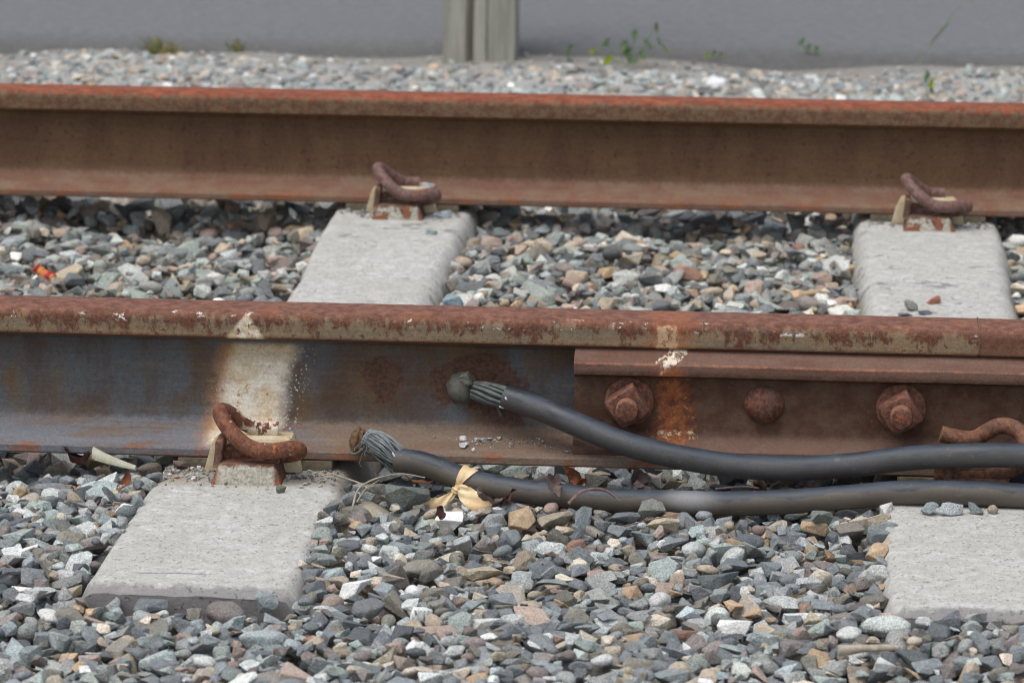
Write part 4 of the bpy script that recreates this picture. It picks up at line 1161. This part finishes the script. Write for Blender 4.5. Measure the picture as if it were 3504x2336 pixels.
def leaf(name, x, y, z, L, W, mat, label, seed, curl=.4, fold=.8, rot=(0, 0, 0), crumple=.12):
    return tag(obj(name, leaf_bm(L, W, curl, fold, seed, .2, rot, (x, y, z), crumple), mat, smooth=60), label, 'leaf', LG)
leaf('dry_leaf', -.6600, -.1480, -.010, .026, .009, M['leaf_brown'], 'curled tan leaf standing on stones left of the left sleeper', 1, .6, 1.2, (.9, .2, -.6))
leaf('dry_leaf', -.6700, -.1620, -.016, .026, .006, M['peel'], 'cream papery leaf under the curled tan leaf', 2, .3, .6, (.1, .2, -1.0))
leaf('dry_leaf', -.7380, -.0640, -.006, .036, .014, M['leaf_dark'], 'dark crumpled leaf under the rail at far left', 3, .8, 1.0, (.4, .3, 1.3), .22)
leaf('dry_leaf', -.2020, -.1420, .000, .028, .010, M['leaf_grey'], 'crumpled grey leaf lying over the front of the lower cable', 4, .5, 1.2, (.8, .3, .3), .25)
leaf('dry_leaf', -.1850, -.0720, -.016, .026, .012, M['leaf_brown'], 'crumpled reddish leaf under the rail foot at the fishplate end', 5, .8, 1.3, (.5, .2, .8), .35)
leaf('dry_leaf', -.1150, -.0780, -.014, .030, .013, M['leaf_grey'], 'shredded grey leaf between rail foot and lower cable', 6, .8, 1.2, (.6, .5, .4), .4)
leaf('dry_leaf', -.2720, -.1560, -.016, .030, .012, M['leaf_grey'], 'frayed grey-brown leaf under the right ribbon tail', 7, .5, 1.0, (.3, .2, 1.4), .3)
leaf('dry_leaf', -.2500, -.1560, -.013, .022, .008, M['leaf_dark'], 'small dark red leaf beside the frayed grey-brown leaf', 8, .7, 1.2, (.6, .4, -.6), .3)
leaf('dry_leaf', .0300, -.1090, -.014, .050, .012, M['leaf_dark'], 'folded red-brown leaf between the two cables, left of the pair', 9, .2, .8, (.1, .4, 1.5), .12)
leaf('dry_leaf', .0900, -.1080, -.012, .055, .013, M['leaf_dark'], 'folded red-brown leaf between the two cables, right of the pair', 10, .3, .9, (.1, .5, 1.4), .12)
leaf('dry_leaf', -.3150, -.2300, -.012, .018, .007, M['leaf_dark'], 'small red-brown leaf on the gravel below the ribbon', 11, .6, 1.1, (.7, .3, .5), .2)
leaf('dry_leaf', -.3480, -.1300, -.004, .034, .007, M['leaf_brown'], 'narrow tan leaf behind the large dark green stone', 12, .3, .9, (.1, .2, 1.45), .1)
leaf('dry_leaf', .2700, -.7300, .004, .020, .008, M['lime'], 'ochre leaf on the gravel at the lower right corner', 13, .2, .5, (.1, .1, 1.2), .1)
# cream rolled peel
bm = bmesh.new(); cen, wid, nrm = [], [], []
P = spline([(-.7090, -.0830, .0050), (-.6940, -.0840, -.0005), (-.6780, -.0850, -.0050), (-.6620, -.0850, -.0090)], 6)
rows = []
for i, p in enumerate(P):
    t = i / (len(P) - 1); r_ = .0085 - .0052 * t
    rows.append([(p + Vector((0, r_ * math.cos(a) * 1.1, r_ * math.sin(a)))) for a in [math.radians(-60 + 250 * k / 14) for k in range(15)]])
vr = [[bm.verts.new(q) for q in r_] for r_ in rows]
for i in range(len(vr) - 1):
    for k in range(14): bm.faces.new((vr[i][k], vr[i][k + 1], vr[i + 1][k + 1], vr[i + 1][k]))
bmesh.ops.solidify(bm, geom=list(bm.faces), thickness=.0007)
tag(obj('rolled_peel', bm, M['peel'], smooth=50), 'cream rolled strip of peel under the near rail at left', 'peel')
# red and orange paper tube on the crib
tb = thing('paper_tube', 'crushed orange paper tube with red ends on the gravel behind the near rail', 'litter', (-.985, .99, -.03))
zt = max(ground_z(-.985, .99), -.04)
ax = [Vector((-.9990, .998, zt + .0160)), Vector((-.9940, .997, zt + .0120)), Vector((-.9850, .990, zt + .0075)), Vector((-.9760, .983, zt + .0050)), Vector((-.9690, .978, zt + .0040))]
Pp = spline(ax, 5); n = len(Pp)
def tubepart(name, i0, i1, r, mat):
    bm = bmesh.new(); tube(bm, Pp[i0:i1], [r * (1 + .18 * math.sin(i * 1.9)) for i in range(i0, i1)], 16, True, .25); obj(name, bm, mat, tb, smooth=60)
tubepart('body', 2, n - 5, .0062, M['orange']); tubepart('end_band', 0, 4, .0068, M['red']); tubepart('end_band', n - 8, n - 3, .0072, M['red']); tubepart('end_plug', n - 4, n, .0056, M['orange'])

# twigs and fibres
TG = 'twigs and stems on the gravel'
def twig(pts, r, mat, label, name='twig'):
    bm = bmesh.new(); P = spline(pts, 6); tube(bm, P, [r * (1 - .55 * i / len(P)) for i in range(len(P))], 7, True, .25)
    return tag(obj(name, bm, mat, smooth=60), label, 'twig', TG)
twig([(-.4470, -.0960, -.006), (-.4300, -.1020, -.009), (-.4140, -.1120, -.011), (-.4020, -.1230, -.014)], .0013, M['twig'], 'straight grey twig at the right shoulder of the left sleeper')
twig([(-.4120, -.1850, -.018), (-.4080, -.1600, -.004), (-.3900, -.1420, .003), (-.3660, -.1330, .006), (-.3400, -.1310, .002)], .0012, M['twig'], 'thin grey stem arching over stones right of the left sleeper')
twig([(-.4080, -.1780, -.014), (-.4020, -.1560, -.006), (-.3880, -.1420, .001)], .0009, M['twig'], 'short stem forking off the arching grey stem')
twig([(-.1840, -.1620, -.014), (-.1700, -.1540, -.002), (-.1480, -.1520, .000), (-.1300, -.1580, -.010)], .0022, M['twig_red'], 'bowed purple-brown stem lying against the lower cable')
twig([(-.1200, -.2700, -.006), (-.0900, -.2620, .000), (-.0620, -.2560, .004)], .0008, M['twig_red'], 'thin red stem on gravel below the lower cable')
twig([(-.0300, -.1000, -.010), (.0050, -.1020, -.006), (.0330, -.1080, -.010)], .0012, M['twig_red'], 'thin brown stem between the two cables')
twig([(.0950, -.6750, -.004), (.1250, -.6700, -.002), (.1500, -.6660, -.002)], .0052, M['twig'], 'long tan-brown stone on the gravel at lower right')  # an elongated stone, shaped with the twig tube
fb = thing('fibre_tuft', 'tuft of white fibres between the two cables', 'fibres', (.150, -.115, -.006))
for k in range(13):
    a = rnd.uniform(-1.2, 1.2); l = rnd.uniform(.008, .020); b0 = Vector((.146 + rnd.uniform(-.012, .016), -.113 + rnd.uniform(-.003, .003), -.010))
    bm = bmesh.new(); tube(bm, spline([b0, b0 + Vector((math.sin(a) * l * .5, -.002, l * .55)), b0 + Vector((math.sin(a) * l * 1.1, -.003, l * .75))], 4), .0006, 5); obj('fibre', bm, M['fibre'], fb, smooth=60)

# weeds by the road
def blade(bm, base, d, L, w, bend):
    d = Vector(d).normalized(); side = d.cross(Vector((0, -1, .2))).normalized(); prev = None
    for i in range(6):
        t = i / 5; p = Vector(base) + d * L * t + Vector((d.x, d.y, -.4)) * bend * t * t * L; ww = w * (1 - t) ** .7 + .0002
        a, b_ = bm.verts.new(p - side * ww), bm.verts.new(p + side * ww)
        if prev: bm.faces.new((prev[0], prev[1], b_, a))
        prev = (a, b_)
def grass_tuft(x, y, n, h, label, mats):
    z = -.035; root = thing('grass_tuft', label, 'grass', (x, y, z), 'weeds along the road edge')
    for k in range(n):
        bm = bmesh.new(); a = rnd.uniform(0, 6.28); l = h * rnd.uniform(.4, 1.0)
        blade(bm, (x + rnd.gauss(0, .014), y + rnd.gauss(0, .01), z), (math.cos(a) * .45, math.sin(a) * .3, 1), l, .0016, rnd.uniform(.1, .6))
        bmesh.ops.solidify(bm, geom=list(bm.faces), thickness=.0004); obj('blade', bm, rnd.choice(mats), root, smooth=60)
grass_tuft(-1.1950, 3.150, 60, .046, 'olive grass tuft at the road edge, left of the post', [M['straw'], M['straw'], M['straw'], M['green']])
grass_tuft(-1.0520, 3.190, 20, .045, 'sparse straw-coloured tuft between the olive tuft and the post', [M['straw'], M['straw'], M['green']])
def weed(x, y, spec, label):
    z = -.032; root = thing('weed', label, 'weed', (x, y, z), 'weeds along the road edge')
    for (dx, dy, dz, L, W, m, r_) in spec:
        dz *= .60; L *= .85; W *= .80; tip = Vector((x + dx, y + dy, z + dz))
        bm = bmesh.new(); tube(bm, spline([(x + dx * .2, y + dy * .2, z), (x + dx * .6, y + dy * .6, z + dz * .6), tip], 4), .0009, 6); obj('stem', bm, M['green'], root, smooth=60)
        obj('leaf', leaf_bm(L, W, .25, .6, int(abs(dx) * 1e4) + 3, .1, (r_, .3, dx * 20), tip, .05), M[m], root, smooth=60)
weed(-.2700, 3.130, [(-.070, 0, .035, .026, .009, 'lime', .6), (-.045, .01, .060, .030, .009, 'green', 1.0), (-.040, -.02, .010, .030, .012, 'lime', .9), (-.010, 0, .055, .028, .010, 'green', 1.2), (-.004, 0, .032, .030, .011, 'green', .9),
                      (.010, 0, .090, .030, .009, 'green', .8), (.035, 0, .060, .038, .011, 'green', .5), (.050, .01, .115, .028, .009, 'green', 1.3), (.058, 0, .066, .032, .011, 'green', .8), (.070, -.01, .046, .032, .013, 'lime', 1.0), (.026, -.02, .028, .032, .011, 'green', .6), (.004, -.03, .012, .026, .010, 'green', .9)],
     'bright green weed with yellow leaves right of the post')
weed(.0850, 3.240, [(-.020, 0, .050, .024, .007, 'green', .9), (-.006, 0, .030, .026, .008, 'green', .7), (.010, 0, .024, .028, .008, 'green', .6)], 'small green weed at the road edge, right of the bright weed')
weed(-.3900, 3.150, [(.004, 0, .040, .020, .006, 'green', 1.2), (-.004, 0, .020, .018, .006, 'green', .8)], 'tiny dark green sprout just right of the post')
weed(-.1060, 3.190, [(.0, 0, .020, .020, .006, 'green', .9), (-.012, 0, .012, .018, .006, 'lime', .8), (.014, 0, .014, .022, .006, 'green', .7)], 'low green sprig between the bright weed and the small weed')
weed(.2950, 2.780, [(.0, 0, .060, .026, .006, 'green', 1.2), (.008, 0, .038, .026, .007, 'lime', 1.0), (.010, 0, .014, .026, .006, 'green', .5)], 'narrow upright weed just behind the far rail at right')
gs = thing('leaning_grass', 'long leaning grass stem at the road edge, far right', 'grass', (.305, 3.20, -.035), 'weeds along the road edge')
bm = bmesh.new(); tube(bm, spline([(.290, 3.180, -.035), (.330, 3.22, .020), (.375, 3.26, .075), (.415, 3.30, .105)], 6), .0009, 6); obj('stem', bm, M['green'], gs, smooth=60)
bm = bmesh.new(); blade(bm, (.318, 3.21, .005), (.55, .3, .75), .060, .0022, .15); bmesh.ops.solidify(bm, geom=list(bm.faces), thickness=.0005); obj('blade', bm, M['green'], gs, smooth=60)
for (x, y, s, l) in ((-.095, 2.85, .016, 'bright white stone behind the far rail, right of the bright weed'), (-1.205, 2.60, .018, 'white stone behind the far rail at left'), (-1.42, 2.56, .017, 'flat white chip behind the far rail at the left edge'), (-.80, 2.63, .020, 'white round stone behind the far rail, left of the post')):
    V_ = loose(x, y, s * 1.15, s * .8, s * .55, .3, (232, 232, 236), l, .1, 35, .1, z=ground_z(x, y) - .004); V_['group'] = 'white stones on the far margin'

# weathered wooden post
post = thing('wooden_post', 'weathered grey split wooden post standing at the road edge', 'post', (-.566, 3.190, -.14))
bm = bmesh.new(); rows = []
outline = []
hw, hd = .0715, .065
def seg(p, q, n): return [(p[0] + (q[0] - p[0]) * k / n, p[1] + (q[1] - p[1]) * k / n) for k in range(n)]
outline += seg((-hw, -hd), (-.024, -hd), 8) + seg((-.024, -hd), (-.0145, -hd + .022), 4) + seg((-.0145, -hd + .022), (-.006, -hd), 4) + seg((-.006, -hd), (.014, -hd), 4)
outline += seg((.014, -hd), (.0175, -hd + .005), 2) + seg((.0175, -hd + .005), (.021, -hd), 2) + seg((.021, -hd), (hw, -hd), 8)
outline += seg((hw, -hd), (hw, hd), 8) + seg((hw, hd), (-hw, hd), 8) + seg((-hw, hd), (-hw, -hd), 8)
NZ = 44
for j in range(NZ + 1):
    z = -.14 + 1.15 * j / NZ; row = []
    for (x, y) in outline:
        v = Vector((x, y, z)); tp = 1 - .02 * j / NZ
        n_ = mnoise.noise_vector(Vector((x * 60, y * 60, z * 5))) * .0030 + mnoise.noise_vector(Vector((x * 18, y * 18, z * 9))) * .0030
        row.append(bm.verts.new(Vector((-.566, 3.190, 0)) + Vector((x * tp + .006 * (z > 0) * z, y * tp, z)) + n_))
    rows.append(row)
n = len(outline)
for j in range(NZ):
    for k in range(n): bm.faces.new((rows[j][k], rows[j][(k + 1) % n], rows[j + 1][(k + 1) % n], rows[j + 1][k]))
bm.faces.new(rows[0][::-1]); bm.faces.new(rows[-1])
obj('timber', bm, M['wood'], post, smooth=40)
print('objects', len(bpy.data.objects), 'tris', sum(len(o.data.polygons) for o in bpy.data.objects if o.type == 'MESH'))
